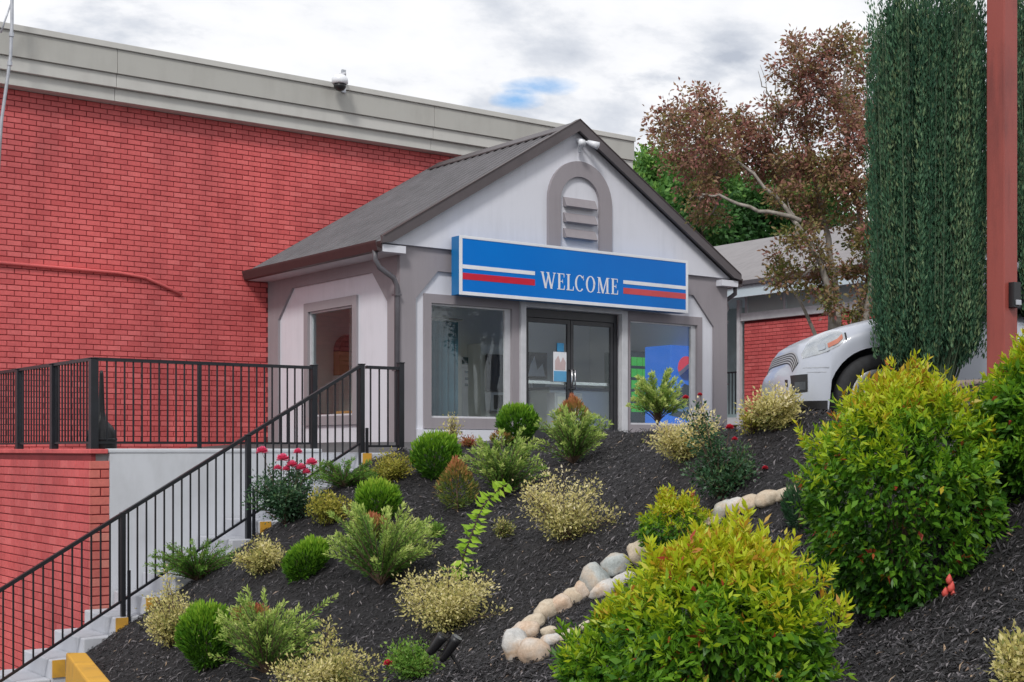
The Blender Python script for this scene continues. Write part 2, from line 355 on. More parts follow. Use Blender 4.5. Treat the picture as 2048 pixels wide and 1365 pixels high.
# upper pavement: walkway by the stairs, forecourt, car park behind the crest
def make_pave():
    nodes = []
    cps = [W(p, 900, c) for p, c in CRESTP]
    front = [(7.40, 12.56)] + [(v.x + .18, v.y + .24) for v in cps[2:]] + [(40, -14), (400, -60)]
    mb = MB(); vs = []
    def hz(x, y): k = min(1, max(0, (x - 8.4) / 3.2)); k = k * k * (3 - 2 * k); return -.035 + k * .165
    backs = [(7.40, 22.3), (9.3, 22.4), (10.5, 22.4), (12, 22.5), (13.5, 22.5), (15.5, 23), (18, 24), (20, 26), (22, 30), (24, 40), (26, 60), (60, 200), (400, 300)]
    n = len(front); rows = 8
    for i, (x, y) in enumerate(front):
        bx, by = backs[min(i, len(backs) - 1)]
        for j in range(rows + 1):
            k = j / rows; X = x + (bx - x) * k; Y = y + (by - y) * k; vs.append((X, Y, hz(X, Y) - (.32 if j == 0 and i > 1 else 0)))
    fs = [(i * (rows + 1) + j, (i + 1) * (rows + 1) + j, (i + 1) * (rows + 1) + j + 1, i * (rows + 1) + j + 1) for i in range(n - 1) for j in range(rows)]
    mb.add(vs, fs); return mb
obj('pavement', make_pave(), M['pave'], kind='structure')
dk = MB(); dk.box(4.87, 7.38, 13.36, 22.34, -2.7, -.035); obj('deck', dk, M['deck'], kind='structure')

# ------------------------------------------------------------------ bricks
BL, BH, JT = .222, .078, .011
def brick_mesh(l, h, dp, m):
    """one brick, face towards -y, eased edges, back left open"""
    e = .004; a, b = l / 2, h / 2
    v = [(-a, 0, -b), (a, 0, -b), (a, 0, b), (-a, 0, b), (-a + e, -dp, -b + e), (a - e, -dp, -b + e), (a - e, -dp, b - e), (-a + e, -dp, b - e)]
    f = [(4, 5, 6, 7), (0, 1, 5, 4), (1, 2, 6, 5), (2, 3, 7, 6), (3, 0, 4, 7)]
    return v, f
def brick_field(parent, to_world, rz, u0, u1, z0, z1, keep, m, limit=300, seed=1, halfbond=True):
    """running-bond bricks; the largest in view as objects, the rest as one joined part"""
    rr = random.Random(seed); L = []; row = 0; z = z0 + BH / 2
    while z + BH / 2 < z1:
        u = u0 - (BL / 2 + JT / 2 if row % 2 else 0)
        while u < u1:
            a = max(u, u0); b = min(u + BL, u1)
            if b - a > .03 and keep((a + b) / 2, z): L.append(((a + b) / 2, z, b - a, rr.uniform(.006, .0115), rr.uniform(-.0012, .0012)))
            u += BL + JT
        z += BH + JT; row += 1
    sc_ = []
    for k, (u, z, l, dp, tw) in enumerate(L):
        p = to_world(u, z); x, y, d = pxof(p); sc_.append((-(1 / d if (d > 0 and 4 < x < 2040 and 4 < y < 1360) else 0) * l, k))
    big = set(k for s, k in sorted(sc_)[:limit] if s < 0) if limit else set()
    protos = {}; mb = MB()
    rot = Matrix.Rotation(rz, 3, 'Z')
    for k, (u, z, l, dp, tw) in enumerate(L):
        p = Vector(to_world(u, z))
        if k in big:
            key = (round(l, 2), round(dp * 400))
            if key not in protos:
                v, f = brick_mesh(l, BH, dp, m); q = MB(); q.add(v, f); protos[key] = mesh_of('brick', q, m)
            o = bpy.data.objects.new('brick', protos[key]); COL.objects.link(o); o.parent = parent
            o.matrix_parent_inverse = parent.matrix_basis.inverted(); o.location = p; o.rotation_euler = (0, 0, rz)
        else:
            v, f = brick_mesh(l, BH, dp, m); mb.add([p + rot @ Vector(c) for c in v], f)
    if mb.v: obj('brick', mb, m, parent, kind='stuff')

# ------------------------------------------------------------------ large brick block behind
bb = thing('motel_block', (12, 22.8, -2.7), 'tall red painted brick block with a grey stepped cornice along its top', 'building')
w = MB(); w.box(1.5, 19.66, 22.352, 34, -2.7, 6.3); obj('wall', w, M['mortar'], bb)
def roofz(x): return 3.22 + (min(x, 29.46 - x) - 10.9) * .582
def keepw(u, z):
    if u > 19.6: return False
    if u > 11.33 and z < roofz(u) - .15: return False
    if 10.95 < u <= 11.33 and z < 3.2 and u > 11.3: return False
    return u > 3.8 or z > 0
brick_field(bb, lambda u, z: (u, 22.352, z), 0, 1.5, 19.65, -.04, 5.86, keepw, M['brick'], seed=3)
def cornice(y0, y1, z0, z1, m, name, x1=19.97, x0=1.4):
    b = MB(); b.box(x0, x1, y0, y1, z0, z1); return obj(name, b, m, bb, bevel=.008)
# boards of the stepped cornice, in lengths with open joints
for (xa, xb) in ((1.4, 8.40), (8.406, 14.63), (14.636, 19.74)):
    b = MB(); b.box(xa, xb, 22.10, 22.36, 5.74, 5.945); obj('lower_moulding', b, M['cornice_light'], bb, bevel=.006)
    b = MB(); b.box(xa, xb, 22.02, 22.36, 5.948, 6.165); obj('upper_moulding', b, M['cornice_light'], bb, bevel=.006)
    b = MB(); b.box(xa, xb, 21.975, 22.36, 6.168, 6.56); obj('fascia_board', b, M['cornice'], bb, bevel=.004)
    b = MB(); b.box(xa, xb + .012, 21.94, 22.6, 6.563, 6.66); obj('parapet_cap', b, M['cornice_light'], bb, bevel=.006)
b = MB(); b.box(1.4, 19.74, 22.6, 34, 6.3, 6.4); obj('roof_deck', b, M['roof'], bb)
b = MB(); b.tube([(2.0, 22.30, 2.98), (5.5, 22.30, 2.965), (8.55, 22.30, 2.945), (9.0, 22.30, 2.90), (9.35, 22.30, 2.78), (9.66, 22.30, 2.66)], .029, 8)
obj('wall_pipe', b, M['brick'], bb, smooth=True)

# guyed pole against the parapet
gp = thing('aerial_pole', W(10, 410, 21.3), 'thin pale metal pole leaning against the cornice at the left', 'pole')
b = MB(); b.tube([W(p, q, 21.25) for p, q in ((24, -60), (24, 0), (24, 44), (21, 113), (16, 150), (3, 240), (-8, 410))], .027, 8); obj('shaft', b, M['galv'], gp, smooth=True)
b = MB(); b.tube([W(p, q, 21.3) for p, q in ((24, 2), (9, 44), (2, 66))], .014, 6); obj('brace', b, M['galv'], gp, smooth=True)
for q in (70, 128): c = W(23 - (q - 70) * .06, q, 21.25); b = MB(); b.tube([c - Vector((0, 0, .03)), c + Vector((0, 0, .03))], .04, 8); obj('clamp', b, M['galv'], gp)

# dome camera on the fascia
def dome_cam(loc, label, s=1.0, drop=.0, arm=.18):
    t = thing('security_camera', loc, label, 'camera', 'security cameras'); x, y, z = loc
    b = MB(); b.box(x - .03 + .20 * s, x + .05 + .20 * s, y + arm - .03, y + arm + .02, z - .12 * s, z + .30 * s); obj('mounting_bracket', b, M['galv'], t, bevel=.006)
    b = MB(); b.tube([(x + .21 * s, y + arm - .03, z + .12 * s), (x + .1 * s, y, z + .16 * s), (x, y, z + .12 * s)], .028 * s, 8); obj('arm', b, M['alu'], t, smooth=True)
    b = MB(); b.lathe([(.02 * s, .13 * s), (.10 * s, .11 * s), (.145 * s, .05 * s), (.15 * s, -.03 * s), (.12 * s, -.045 * s)], (x, y, z), 20); obj('housing', b, M['signwhite'], t, smooth=True)
    b = MB(); b.lathe([(.115 * s, -.046 * s), (.11 * s, -.10 * s), (.075 * s, -.15 * s), (.02 * s, -.17 * s)], (x, y, z), 20); obj('lens_dome', b, M['black'], t, smooth=True)
dome_cam((12.42, 21.72, 6.62), 'white dome security camera with black lens on the grey cornice of the brick block', 1.0, arm=.24)

# ------------------------------------------------------------------ lobby building
lb = thing('lobby_building', (14.85, 18.0, .1), 'pale stucco lobby with taupe trim, gable roof and glass front under the blue sign', 'building')
FL = .17; XL, XR, YF, YB = 11.35, 18.40, 18.0, 22.34; ZT = 3.14
w = MB()
for a in [(XL, 11.80, FL - .3, ZT), (13.60, 13.66, FL - .3, ZT), (15.86, 15.94, FL - .3, ZT), (17.74, XR, FL - .3, ZT)]: w.box(a[0], a[1], YF, YF + .18, a[2], a[3])
for a in [(11.80, 13.60, FL - .3, .36), (11.80, 13.60, 2.40, ZT), (13.66, 15.86, 2.42, ZT), (15.94, 17.74, FL - .3, .32), (15.94, 17.74, 2.40, ZT)]: w.box(a[0], a[1], YF, YF + .18, a[2], a[3])
obj('front_wall', w, M['white'], lb)
w = MB()
for a in [(YF + .18, 19.28, FL - .5, ZT), (20.98, YB, FL - .5, ZT), (19.28, 20.98, FL - .5, .44), (19.28, 20.98, 2.46, ZT)]: w.box(XL, XL + .18, a[0], a[1], a[2], a[3])
obj('side_wall', w, M['white'], lb)
w = MB(); w.box(XR - .18, XR, YF + .18, YB, FL - .5, ZT); obj('far_wall', w, M['white'], lb)
w = MB(); w.prism([(11.02, 3.142), (18.44, 3.142), (14.73, 5.37)], 'y', 17.90, YF + .12); obj('gable', w, M['white'], lb)
# taupe surround of the front, chamfered at its upper corners
w = MB(); w.prism([(XL - .035, -.1), (XL - .035, 3.139), (XR + .02, 3.139), (XR + .02, .0), (18.08, .0), (18.08, 2.24), (17.56, 2.79), (12.02, 2.79), (11.61, 2.34), (11.61, -.1)], 'y', 17.955, 17.999); obj('front_trim', w, M['taupe'], lb)
w = MB(); w.prism([(YF - .001, -.2), (YF - .001, 3.139), (YB, 3.139), (YB, -.2), (21.95, -.2), (21.95, 2.29), (21.42, 2.80), (18.76, 2.80), (18.30, 2.30), (18.30, -.2)], 'x', XL - .045, XL - .001); obj('side_trim', w, M['taupe'], lb)
# skim of white plinth
w = MB(); w.box(11.62, 13.58, 17.93, 17.998, FL - .25, .315); obj('plinth', w, M['white'], lb)
w = MB(); w.box(15.95, 18.06, 17.93, 17.998, FL - .25, .285); obj('plinth', w, M['white'], lb)
def ring(mb, ax, t0, t1, u0, u1, z0, z1, wd, wb=None, wt=None):
    wb = wb or wd; wt = wt or wd
    for (a, b, c, e) in ((u0, u0 + wd, z0, z1), (u1 - wd, u1, z0, z1), (u0 + wd, u1 - wd, z0, z0 + wb), (u0 + wd, u1 - wd, z1 - wt, z1)):
        if ax == 'y': mb.box(a, b, t0, t1, c, e)
        else: mb.box(t0, t1, a, b, c, e)
    return mb
def window(ax, t, u0, u1, z0, z1, gu0, gu1, gz0, gz1, strip=None, s=-1):
    """framed window: taupe surround proud of the wall, aluminium sash, glass set back"""
    f = MB(); T0, T1 = (t - .045, t + .03)
    for (a, b, c, e) in ((u0, gu0, z0, z1), (gu1, u1, z0, z1), (gu0, gu1, z0, gz0), (gu0, gu1, gz1, z1)):
        if b - a > .001 and e - c > .001: f.box(a, b, T0, T1, c, e) if ax == 'y' else f.box(T0, T1, a, b, c, e)
    wf = obj('window', f, M['taupe'], lb)
    f = MB(); ring(f, ax, t + .005, t + .06, gu0 + .001, gu1 - .001, gz0 + .001, gz1 - .001, .032, .03, .03)
    if strip: f.box(strip[0], strip[1], t + .004, t + .058, gz0 + .031, gz1 - .031) if ax == 'y' else f.box(t + .004, t + .058, strip[0], strip[1], gz0 + .031, gz1 - .031)
    obj('sash', f, M['alu'], wf)
    f = MB(); f.box(gu0 + .03, gu1 - .03, t + .036, t + .044, gz0 + .03, gz1 - .03) if ax == 'y' else f.box(t + .036, t + .044, gu0 + .03, gu1 - .03, gz0 + .03, gz1 - .03)
    obj('pane', f, M['glass'], wf); return wf
window('y', YF, 11.77, 13.615, .33, 2.43, 11.90, 13.47, .50, 2.29, (13.36, 13.44))
window('y', YF, 15.935, 17.78, .30, 2.40, 16.04, 17.66, .44, 2.25, (17.54, 17.64))
window('x', XL, 19.25, 21.01, .41, 2.49, 19.38, 20.87, .56, 2.34)
# entrance: white outer frame, bronze doors
f = MB(); f.box(13.617, 13.72, 17.90, 17.998, FL - .2, 2.44); f.box(15.80, 15.933, 17.90, 17.998, FL - .3, 2.40); f.box(13.72, 15.80, 17.90, 17.998, 2.335, 2.44)
obj('entrance_frame', f, M['alu'], lb, bevel=.005)
f = MB(); ring(f, 'y', 18.02, 18.10, 13.725, 15.795, FL, 2.33, .075, .02, .14); obj('door_frame', f, M['darkframe'], lb, bevel=.004)
for (a, b, hs) in ((13.805, 14.755, 1), (14.765, 15.715, -1)):
    f = MB(); ring(f, 'y', 18.035, 18.08, a, b, FL + .025, 2.185, .062, .16, .075); dr = obj('door', f, M['darkframe'], lb, bevel=.003)
    f = MB(); f.box(a + .06, b - .06, 18.054, 18.062, FL + .18, 2.115); obj('pane', f, M['glass'], dr)
    hx = b - .03 if hs == 1 else a + .03
    f = MB(); f.tube([(hx, 18.03, 1.02), (hx, 17.955, 1.02), (hx, 17.955, 1.34), (hx, 18.03, 1.34)], .013, 8); obj('handle', f, M['chrome'], dr, smooth=True)
    f = MB(); f.box(a + .06, b - .06, 18.0855, 18.11, 1.10, 1.15); obj('push_bar', f, M['chrome'], dr)
# arched vent in the gable
def arch(x0, x1, zb, zt, n=20, ry=None):
    r = (x1 - x0) / 2; c = (x0 + x1) / 2; ry = ry or r; zs = zt - ry
    return [(x1, zb)] + [(c + r * math.cos(math.pi * k / n), zs + ry * math.sin(math.pi * k / n)) for k in range(n + 1)] + [(x0, zb)]
ao = arch(14.14, 15.52, 3.145, 4.84); ai = arch(14.395, 15.255, 3.145, 4.58)
f = MB(); n = len(ao); vs = []
for y in (17.84, 17.8985): vs += [(x, y, z) for x, z in ao] + [(x, y, z) for x, z in ai]
fs = []
for i in range(n - 1):
    fs += [(i, i + 1, n + i + 1, n + i), (2 * n + i, 3 * n + i, 3 * n + i + 1, 2 * n + i + 1), (i, 2 * n + i, 2 * n + i + 1, i + 1), (n + i, n + i + 1, 3 * n + i + 1, 3 * n + i)]
f.add(vs, fs); gv = obj('gable_vent', f, M['taupe'], lb)
for z in (4.06, 3.80, 3.54):
    f = MB(); f.prism([(17.80, z), (17.82, z - .02), (17.899, z + .01), (17.899, z + .16), (17.87, z + .15)], 'x', 14.485, 15.165); obj('slat', f, M['taupe'], gv)
# roof: ribbed sheets, rake boards, ridge, eave
def ribbed(side, y0, y1):
    """one roofing sheet with trapezoid ribs running down the slope"""
    prof = []; y = y0; pit = .2286
    while y < y1 - .02:
        e = min(y + pit, y1)
        prof += [(y, .0), (y + .010, .030), (y + .036, .030), (y + .046, .0)]
        if y + .12 < e: prof += [(y + .125, .0), (y + .132, .006), (y + .142, .006), (y + .149, 0)]
        y = e
    prof.append((y1, 0)); mb = MB(); vs = []; n = len(prof)
    for (x, z) in ((14.73 + side * 3.82, 3.155), (14.73, 5.44)):
        vs += [(x, yy, z + h) for yy, h in prof]
    vs += [(14.73 + side * 3.82, y1, 3.125), (14.73, y1, 5.41), (14.73 + side * 3.82, y0, 3.125), (14.73, y0, 5.41)]
    fs = [(i, i + 1, n + i + 1, n + i) for i in range(n - 1)] + [(2 * n + 2, 2 * n + 3, 2 * n + 1, 2 * n)]
    mb.add(vs, fs); return mb
ys = [17.80 + .9144 * k for k in range(5)] + [22.33]
for side in (-1, 1):
    for a, b in zip(ys[:-1], ys[1:]): obj('roof_panel', ribbed(side, a, b - .003), M['roof'], lb)
    s = side; q = MB(); q.prism([(14.73 + s * 3.85, 3.11), (14.73 + s * 3.85, 3.215), (14.73, 5.505), (14.73, 5.325), (14.73 + s * 3.66, 3.145)], 'y', 17.745, 17.797)
    obj('rake_board', q, M['rake'], lb)
    q = MB(); q.prism([(14.73 + s * 3.82, 3.215), (14.73 + s * 3.82, 3.235), (14.73, 5.525), (14.73, 5.508)], 'y', 17.735, 17.86); obj('rake_flashing', q, M['gutter'], lb)
q = MB(); q.prism([(14.48, 5.325), (14.73, 5.475), (14.98, 5.325), (14.98, 5.345), (14.73, 5.50), (14.48, 5.345)], 'y', 17.87, 22.0); obj('ridge_cap', q, M['rake'], lb)
# gutter on each eave with its downspout
for s in (-1, 1):
    xg = 14.73 + s * 3.82; q = MB()
    q.prism([(xg, 3.15), (xg, 3.02), (xg + s * .035, 2.985), (xg + s * .085, 3.0), (xg + s * .105, 3.07), (xg + s * .12, 3.12), (xg + s * .12, 3.15), (xg + s * .105, 3.15), (xg + s * .10, 3.06), (xg + s * .02, 3.03), (xg + s * .012, 3.15)], 'y', 17.80, 22.32)
    gt = obj('gutter', q, M['gutter'], lb)
    q = MB(); q.box(*(sorted((14.73 + s * 3.38, xg - s * .004))), 18.0, 22.33, 2.99, 3.02); obj('soffit', q, M['alu'], lb)
    q = MB(); q.box(*(sorted((14.73 + s * 3.40, xg - s * .004))), 17.80, 17.99, 2.99, 3.10); obj('soffit_return', q, M['white'], lb)
    xw = (XL - .10) if s < 0 else (XR + .10); yy = 17.93 if s < 0 else 18.1; q = MB()
    q.tube([(xg + s * .05, 17.93, 3.02), (xg + s * .05, 17.93, 2.88), (xg + s * .02 - s * .05, yy, 2.76), (xw + s * .06, yy, 2.62), (xw, yy, 2.50), (xw, yy, -.02 if s < 0 else .18)], .042, 10); obj('downspout', q, M['grey_pipe'], gt, smooth=True)
    q = MB()
    for z in (2.35, 1.2): q.box(xw - .055, xw + .055, yy - .05, yy + .06, z, z + .03)
    obj('pipe_strap', q, M['grey_pipe'], gt)
# interior of the lobby
w = MB(); w.box(XL + .19, XR - .19, YF + .19, YB - .1, FL - .05, FL); obj('floor', w, M['in_floor'], lb)
w = MB(); w.box(XL + .19, XR - .19, YF + .19, YB - .1, 2.72, 2.78); obj('ceiling', w, M['in_ceil'], lb)
w = MB(); w.box(XL + .19, XR - .19, YB - .09, YB - .03, FL, 2.72); obj('inner_wall', w, M['in_wall'], lb)
w = MB(); w.box(XR - .25, XR - .19, YF + .2, YB - .1, FL, 2.72); obj('inner_wall', w, M['in_wall'], lb)
# partition and inner doorway seen through the front glass
w = MB(); w.box(12.55, 13.25, 21.55, 21.62, FL, 2.72); w.box(14.05, XR - .26, 21.55, 21.62, FL, 2.72); w.box(13.25, 14.05, 21.55, 21.62, 2.25, 2.72); obj('partition', w, M['in_wall'], lb)

def T(name, label, cat, loc, group=None): return thing(name, loc, label, cat, group)
# things inside the lobby
c = T('drape', 'dark teal drape hanging behind the left lobby window', 'curtain', (12.2, 18.35, FL)); b = MB()
xs = np.linspace(11.60, 12.66, 44); pr = [(x, 18.34 + .035 * math.sin(i * 1.25)) for i, x in enumerate(xs)]
b.prism(pr + [(x, y + .012) for x, y in pr[::-1]], 'z', FL + .02, 2.06); obj('cloth', b, M['teal'], c, smooth=False)
b = MB(); b.tube([(11.56, 18.34, 2.1), (12.75, 18.34, 2.1)], .015, 8); obj('rod', b, M['chrome'], c)
c = T('notice_board', 'pale notice sheet on the inner lobby wall behind the left window', 'notice', (15.1, 21.54, 1.3)); b = MB(); b.box(14.97, 15.27, 21.528, 21.548, .45, 1.75); obj('sheet', b, M['concrete'], c); b = MB(); b.box(14.96, 15.28, 21.520, 21.527, 1.62, 1.76); obj('header', b, M['teal'], c)
for k in range(3):
    b = MB(); b.box(15.02, 15.22, 21.523, 21.527, 1.45 - .12 * k, 1.50 - .12 * k); obj('text_line', b, M['teal'], c)
c = T('wall_screen', 'dark framed screen above the air conditioner behind the left window', 'screen', (15.5, 21.0, 1.5)); b = MB(); b.box(15.20, 15.78, 21.05, 21.10, 1.12, 1.78); obj('panel', b, M['black'], c); b = MB(); ring(b, 'y', 21.035, 21.05, 15.18, 15.80, 1.10, 1.80, .03); obj('bezel', b, M['darkframe'], c)
b = MB(); b.box(15.1, 15.9, 21.11, 21.54, FL, 2.0); obj('backing_cabinet', b, M['in_wall'], c)
c = T('air_conditioner', 'white boxed air conditioner with dark grille below the lobby screen', 'air conditioner', (15.4, 20.9, .6)); b = MB(); b.box(15.18, 15.74, 20.90, 21.108, .72, 1.08); obj('case', b, M['alu'], c, bevel=.02)
b = MB(); b.box(15.25, 15.50, 20.885, 20.899, .76, 1.03); obj('grille', b, M['black'], c)
c = T('reception_counter', 'pale reception counter standing behind the glass doors', 'counter', (16.7, 20.4, FL)); b = MB(); b.box(15.95, 17.6, 20.1, 20.7, FL, 1.12); obj('front_panel', b, M['in_wall'], c, bevel=.01); b = MB(); b.box(15.88, 17.67, 20.02, 20.78, 1.121, 1.17); obj('worktop', b, M['darkframe'], c, bevel=.01)
c = T('paper_stand', 'small white stand on the lobby floor right behind the doors', 'stand', (15.3, 18.9, FL)); b = MB(); b.box(15.0, 15.62, 18.75, 19.0, FL, 1.0); obj('case', b, M['alu'], c, bevel=.015); b = MB(); b.box(15.05, 15.29, 18.738, 18.749, .3, .93); obj('door_panel', b, M['in_wall'], c); b = MB(); b.box(15.33, 15.57, 18.738, 18.749, .3, .93); obj('door_panel', b, M['in_wall'], c)
c = T('wall_picture', 'black and white picture hanging behind the left door leaf', 'picture', (16.7, 21.5, 1.5)); b = MB(); b.box(16.45, 17.0, 21.505, 21.545, 1.40, 1.92); obj('picture_frame', b, M['black'], c)
b = MB(); b.add([(16.52, 21.5, 1.45), (16.95, 21.5, 1.45), (16.88, 21.5, 1.70), (16.75, 21.5, 1.58), (16.68, 21.5, 1.86), (16.58, 21.5, 1.68)], [(0, 1, 2, 3, 4, 5)]); obj('print', b, M['signwhite'], c)
c = T('brochure_rack', 'blue and grey brochure rack below the wall picture', 'rack', (16.6, 21.3, 1.2)); b = MB(); b.box(16.35, 16.85, 21.2, 21.45, 1.0, 1.36); obj('case', b, M['alu'], c); b = MB(); b.box(16.4, 16.7, 21.18, 21.199, 1.03, 1.33); obj('brochure', b, M['teal'], c)
c = T('door_poster', 'blue and white flyer taped inside the left door leaf', 'poster', (14.5, 18.05, 1.5)); b = MB(); b.box(14.40, 14.68, 18.044, 18.053, 1.14, 1.64); sh = obj('sheet', b, M['signwhite'], c)
b = MB(); b.box(14.405, 14.675, 18.040, 18.0435, 1.145, 1.32); obj('lower_print', b, mat('flyer_blue', (.12, .42, .72), rough=.4), c)
b = MB(); b.box(14.48, 14.62, 18.040, 18.052, 1.645, 1.79); obj('upper_tag', b, mat('flyer_dark_blue', (.03, .25, .50), rough=.4), c)
b = MB(); b.add([(14.43, 18.0395, 1.34), (14.65, 18.0395, 1.34), (14.66, 18.0395, 1.47), (14.60, 18.0395, 1.56), (14.55, 18.0395, 1.46), (14.50, 18.0395, 1.58), (14.43, 18.0395, 1.49)], [(0, 1, 2, 3, 4, 5, 6)])
obj('printed_figures', b, mat('flyer_pink', (.62, .48, .48), rough=.4), c)
# drinks machines inside the right window
def vend(x0, x1, y0, y1, zt, col, label, emb, glow=None):
    c = T('vending_machine', label, 'vending machine', ((x0 + x1) / 2, (y0 + y1) / 2, FL)); b = MB(); b.box(x0, x1, y0, y1, FL, zt); obj('cabinet', b, col, c, bevel=.02)
    if emb:
        xc, zc, r = (x0 + x1) / 2 + .05, zt - .42, .225
        def half(z_lo, z_hi, curve, m, nm):
            pts = []
            for k in range(41):
                a = 2 * math.pi * k / 40; pts.append((math.cos(a) * r, math.sin(a) * r))
            up = [(x, z) for x, z in pts]
            poly = []
            # slice of the disc between two wavy lines
            N_ = 24
            for k in range(N_ + 1):
                x = -r + 2 * r * k / N_; lim = math.sqrt(max(r * r - x * x, 0)); poly.append((xc + x, zc + max(-lim, min(lim, z_lo(x)))))
            for k in range(N_, -1, -1):
                x = -r + 2 * r * k / N_; lim = math.sqrt(max(r * r - x * x, 0)); poly.append((xc + x, zc + max(-lim, min(lim, z_hi(x)))))
            mb = MB(); nn = N_ + 1; vs = [(x, y0 - .006, z) for x, z in poly]; fs = []
            for k in range(N_): fs.append((k, k + 1, 2 * nn - 2 - k, 2 * nn - 1 - k))
            mb.add(vs, fs); obj(nm, mb, m, c)
        wv = lambda x: .05 * math.sin(x / r * 2.2 + .5) + .25 * x
        half(lambda x: wv(x) + .035, lambda x: 1, 0, M['lit_red'], 'red_emblem'); half(lambda x: wv(x) - .05, lambda x: wv(x) + .035, 0, M['signwhite'], 'white_emblem'); half(lambda x: -1, lambda x: wv(x) - .05, 0, M['signblue'], 'blue_emblem')
        b = MB(); b.add([(x0 + .02, y0 - .004, FL + .45), (x1 - .02, y0 - .004, FL + .35), (x1 - .02, y0 - .004, FL + .95), (x0 + .35, y0 - .004, FL + 1.05), (x0 + .02, y0 - .004, FL + .75)], [(0, 1, 2, 3, 4)]); obj('printed_wave', b, M['teal'], c)
        b = MB(); b.add([(x0 + .1, y0 - .007, FL + .55), (x1 - .1, y0 - .007, FL + .5), (x1 - .05, y0 - .007, FL + .62), (x0 + .2, y0 - .007, FL + .66)], [(0, 1, 2, 3)]); obj('printed_band', b, mat('pale_blue_print', (.25, .5, .8), rough=.3), c)
    else:
        for k in range(5):
            for j in range(4):
                b = MB(); xx = x0 + .08 + j * (x1 - x0 - .1) / 4; zz = zt - .28 - .22 * k; b.box(xx, xx + .12, y0 - .02, y0 - .003, zz, zz + .16); obj('drink_button', b, glow, c)
M['lit_blue'] = mat('lit_blue_panel', (.002, .10, .52), rough=.3); M['lit_blue'].node_tree.nodes['Principled BSDF'].inputs['Emission Color'].default_value = (.0, .12, .55, 1); M['lit_blue'].node_tree.nodes['Principled BSDF'].inputs['Emission Strength'].default_value = .6
M['lit_red'] = mat('lit_red_print', (.6, .02, .05), rough=.3); M['lit_red'].node_tree.nodes['Principled BSDF'].inputs['Emission Color'].default_value = (.62, .02, .05, 1); M['lit_red'].node_tree.nodes['Principled BSDF'].inputs['Emission Strength'].default_value = .6
M['green'] = mat('green_cabinet', (.02, .075, .035), rough=.4); M['lime'] = mat('lime_panel', (.06, .42, .05), (.03, .30, .03), 14, .35); M['lime'].node_tree.nodes['Principled BSDF'].inputs['Emission Color'].default_value = (.03, .40, .02, 1); M['lime'].node_tree.nodes['Principled BSDF'].inputs['Emission Strength'].default_value = .5
vend(17.45, 18.12, 19.6, 20.3, 1.88, M['green'], 'dark green vending machine with lime panels behind the right lobby window', False, M['lime'])
vend(17.46, 18.16, 18.45, 19.15, 1.92, M['lit_blue'], 'blue vending machine with a red, white and blue disc behind the right lobby window', True)
# furniture through the side window
c = T('wooden_hutch', 'dark wooden arched hutch with tan shelf backs seen through the side window', 'cabinet', (12.7, 22.1, FL))
b = MB(); b.prism(arch(12.56, 13.16, 1.80, 2.12, 14), 'y', 21.98, 22.2); obj('arched_top', b, M['wood'], c); b = MB(); b.box(12.56, 13.16, 22.0, 22.2, 1.36, 1.795); obj('shelf_back', b, M['tan'], c)
b = MB(); b.box(12.54, 13.18, 21.95, 22.2, FL, 1.355); obj('base', b, M['in_wall'], c)
c = T('side_table', 'low wooden table inside the side window of the lobby', 'table', (12.1, 20.0, FL)); b = MB(); b.box(11.62, 12.15, 19.45, 20.5, .60, .65); obj('tabletop', b, M['tan'], c, bevel=.008)
b = MB(); b.box(11.65, 12.12, 19.48, 20.47, .45, .598); obj('apron', b, M['wood'], c)
for x in (11.67, 12.1):
    for y in (19.5, 20.45): b = MB(); b.box(x - .025, x + .025, y - .025, y + .025, FL, .45); obj('leg', b, M['wood'], c)
c = T('armchair', 'dark red high backed chair behind the side window', 'chair', (11.8, 21.35, FL)); b = MB(); b.box(11.56, 11.84, 20.95, 21.45, FL + .2, .62); obj('seat', b, M['wood'], c, bevel=.04)
b = MB(); b.prism([(11.56, .62), (11.84, .62), (11.82, 1.1), (11.74, 1.42), (11.64, 1.46), (11.56, 1.3)], 'y', 21.5, 21.62); obj('backrest', b, M['wood'], c, bevel=.03)
for x in (11.60, 11.80):
    for y in (21.0, 21.4): b = MB(); b.box(x - .025, x + .025, y - .025, y + .025, FL, FL + .2); obj('leg', b, M['wood'], c)
c = T('table_ornament', 'small brown and white ornament standing on the side table', 'ornament', (11.95, 20.2, .65)); b = MB(); b.lathe([(.05, 0), (.07, .06), (.04, .16), (.06, .24), (.03, .33)], (11.95, 20.2, .652), 12); obj('vase', b, M['signwhite'], c, smooth=True); b = MB(); b.lathe([(.04, .332), (.075, .40), (.04, .47)], (11.95, 20.2, .652), 10); obj('flower_ball', b, M['wood'], c, smooth=True)

# apex floodlight
t = thing('floodlight', (14.84, 17.72, 5.1), 'small white twin floodlight under the peak of the lobby gable', 'light'); b = MB(); b.lathe([(.05, 0), (.05, .05)], (14.80, 17.85, 5.16), 10); obj('base', b, M['signwhite'], t)
for dx in (-.07, .10):
    b = MB(); b.tube([(14.80, 17.85, 5.17), (14.80 + dx, 17.72, 5.15)], .018, 6); b.tube([(14.80 + dx, 17.75, 5.16), (14.80 + dx * 2.0, 17.60, 5.08)], [.035, .065], 12); obj('lamp_head', b, M['signwhite'], t, smooth=True)
b = MB(); b.box(14.76, 14.80, 17.80, 17.84, 4.98, 5.15); obj('sensor', b, M['galv'], t)

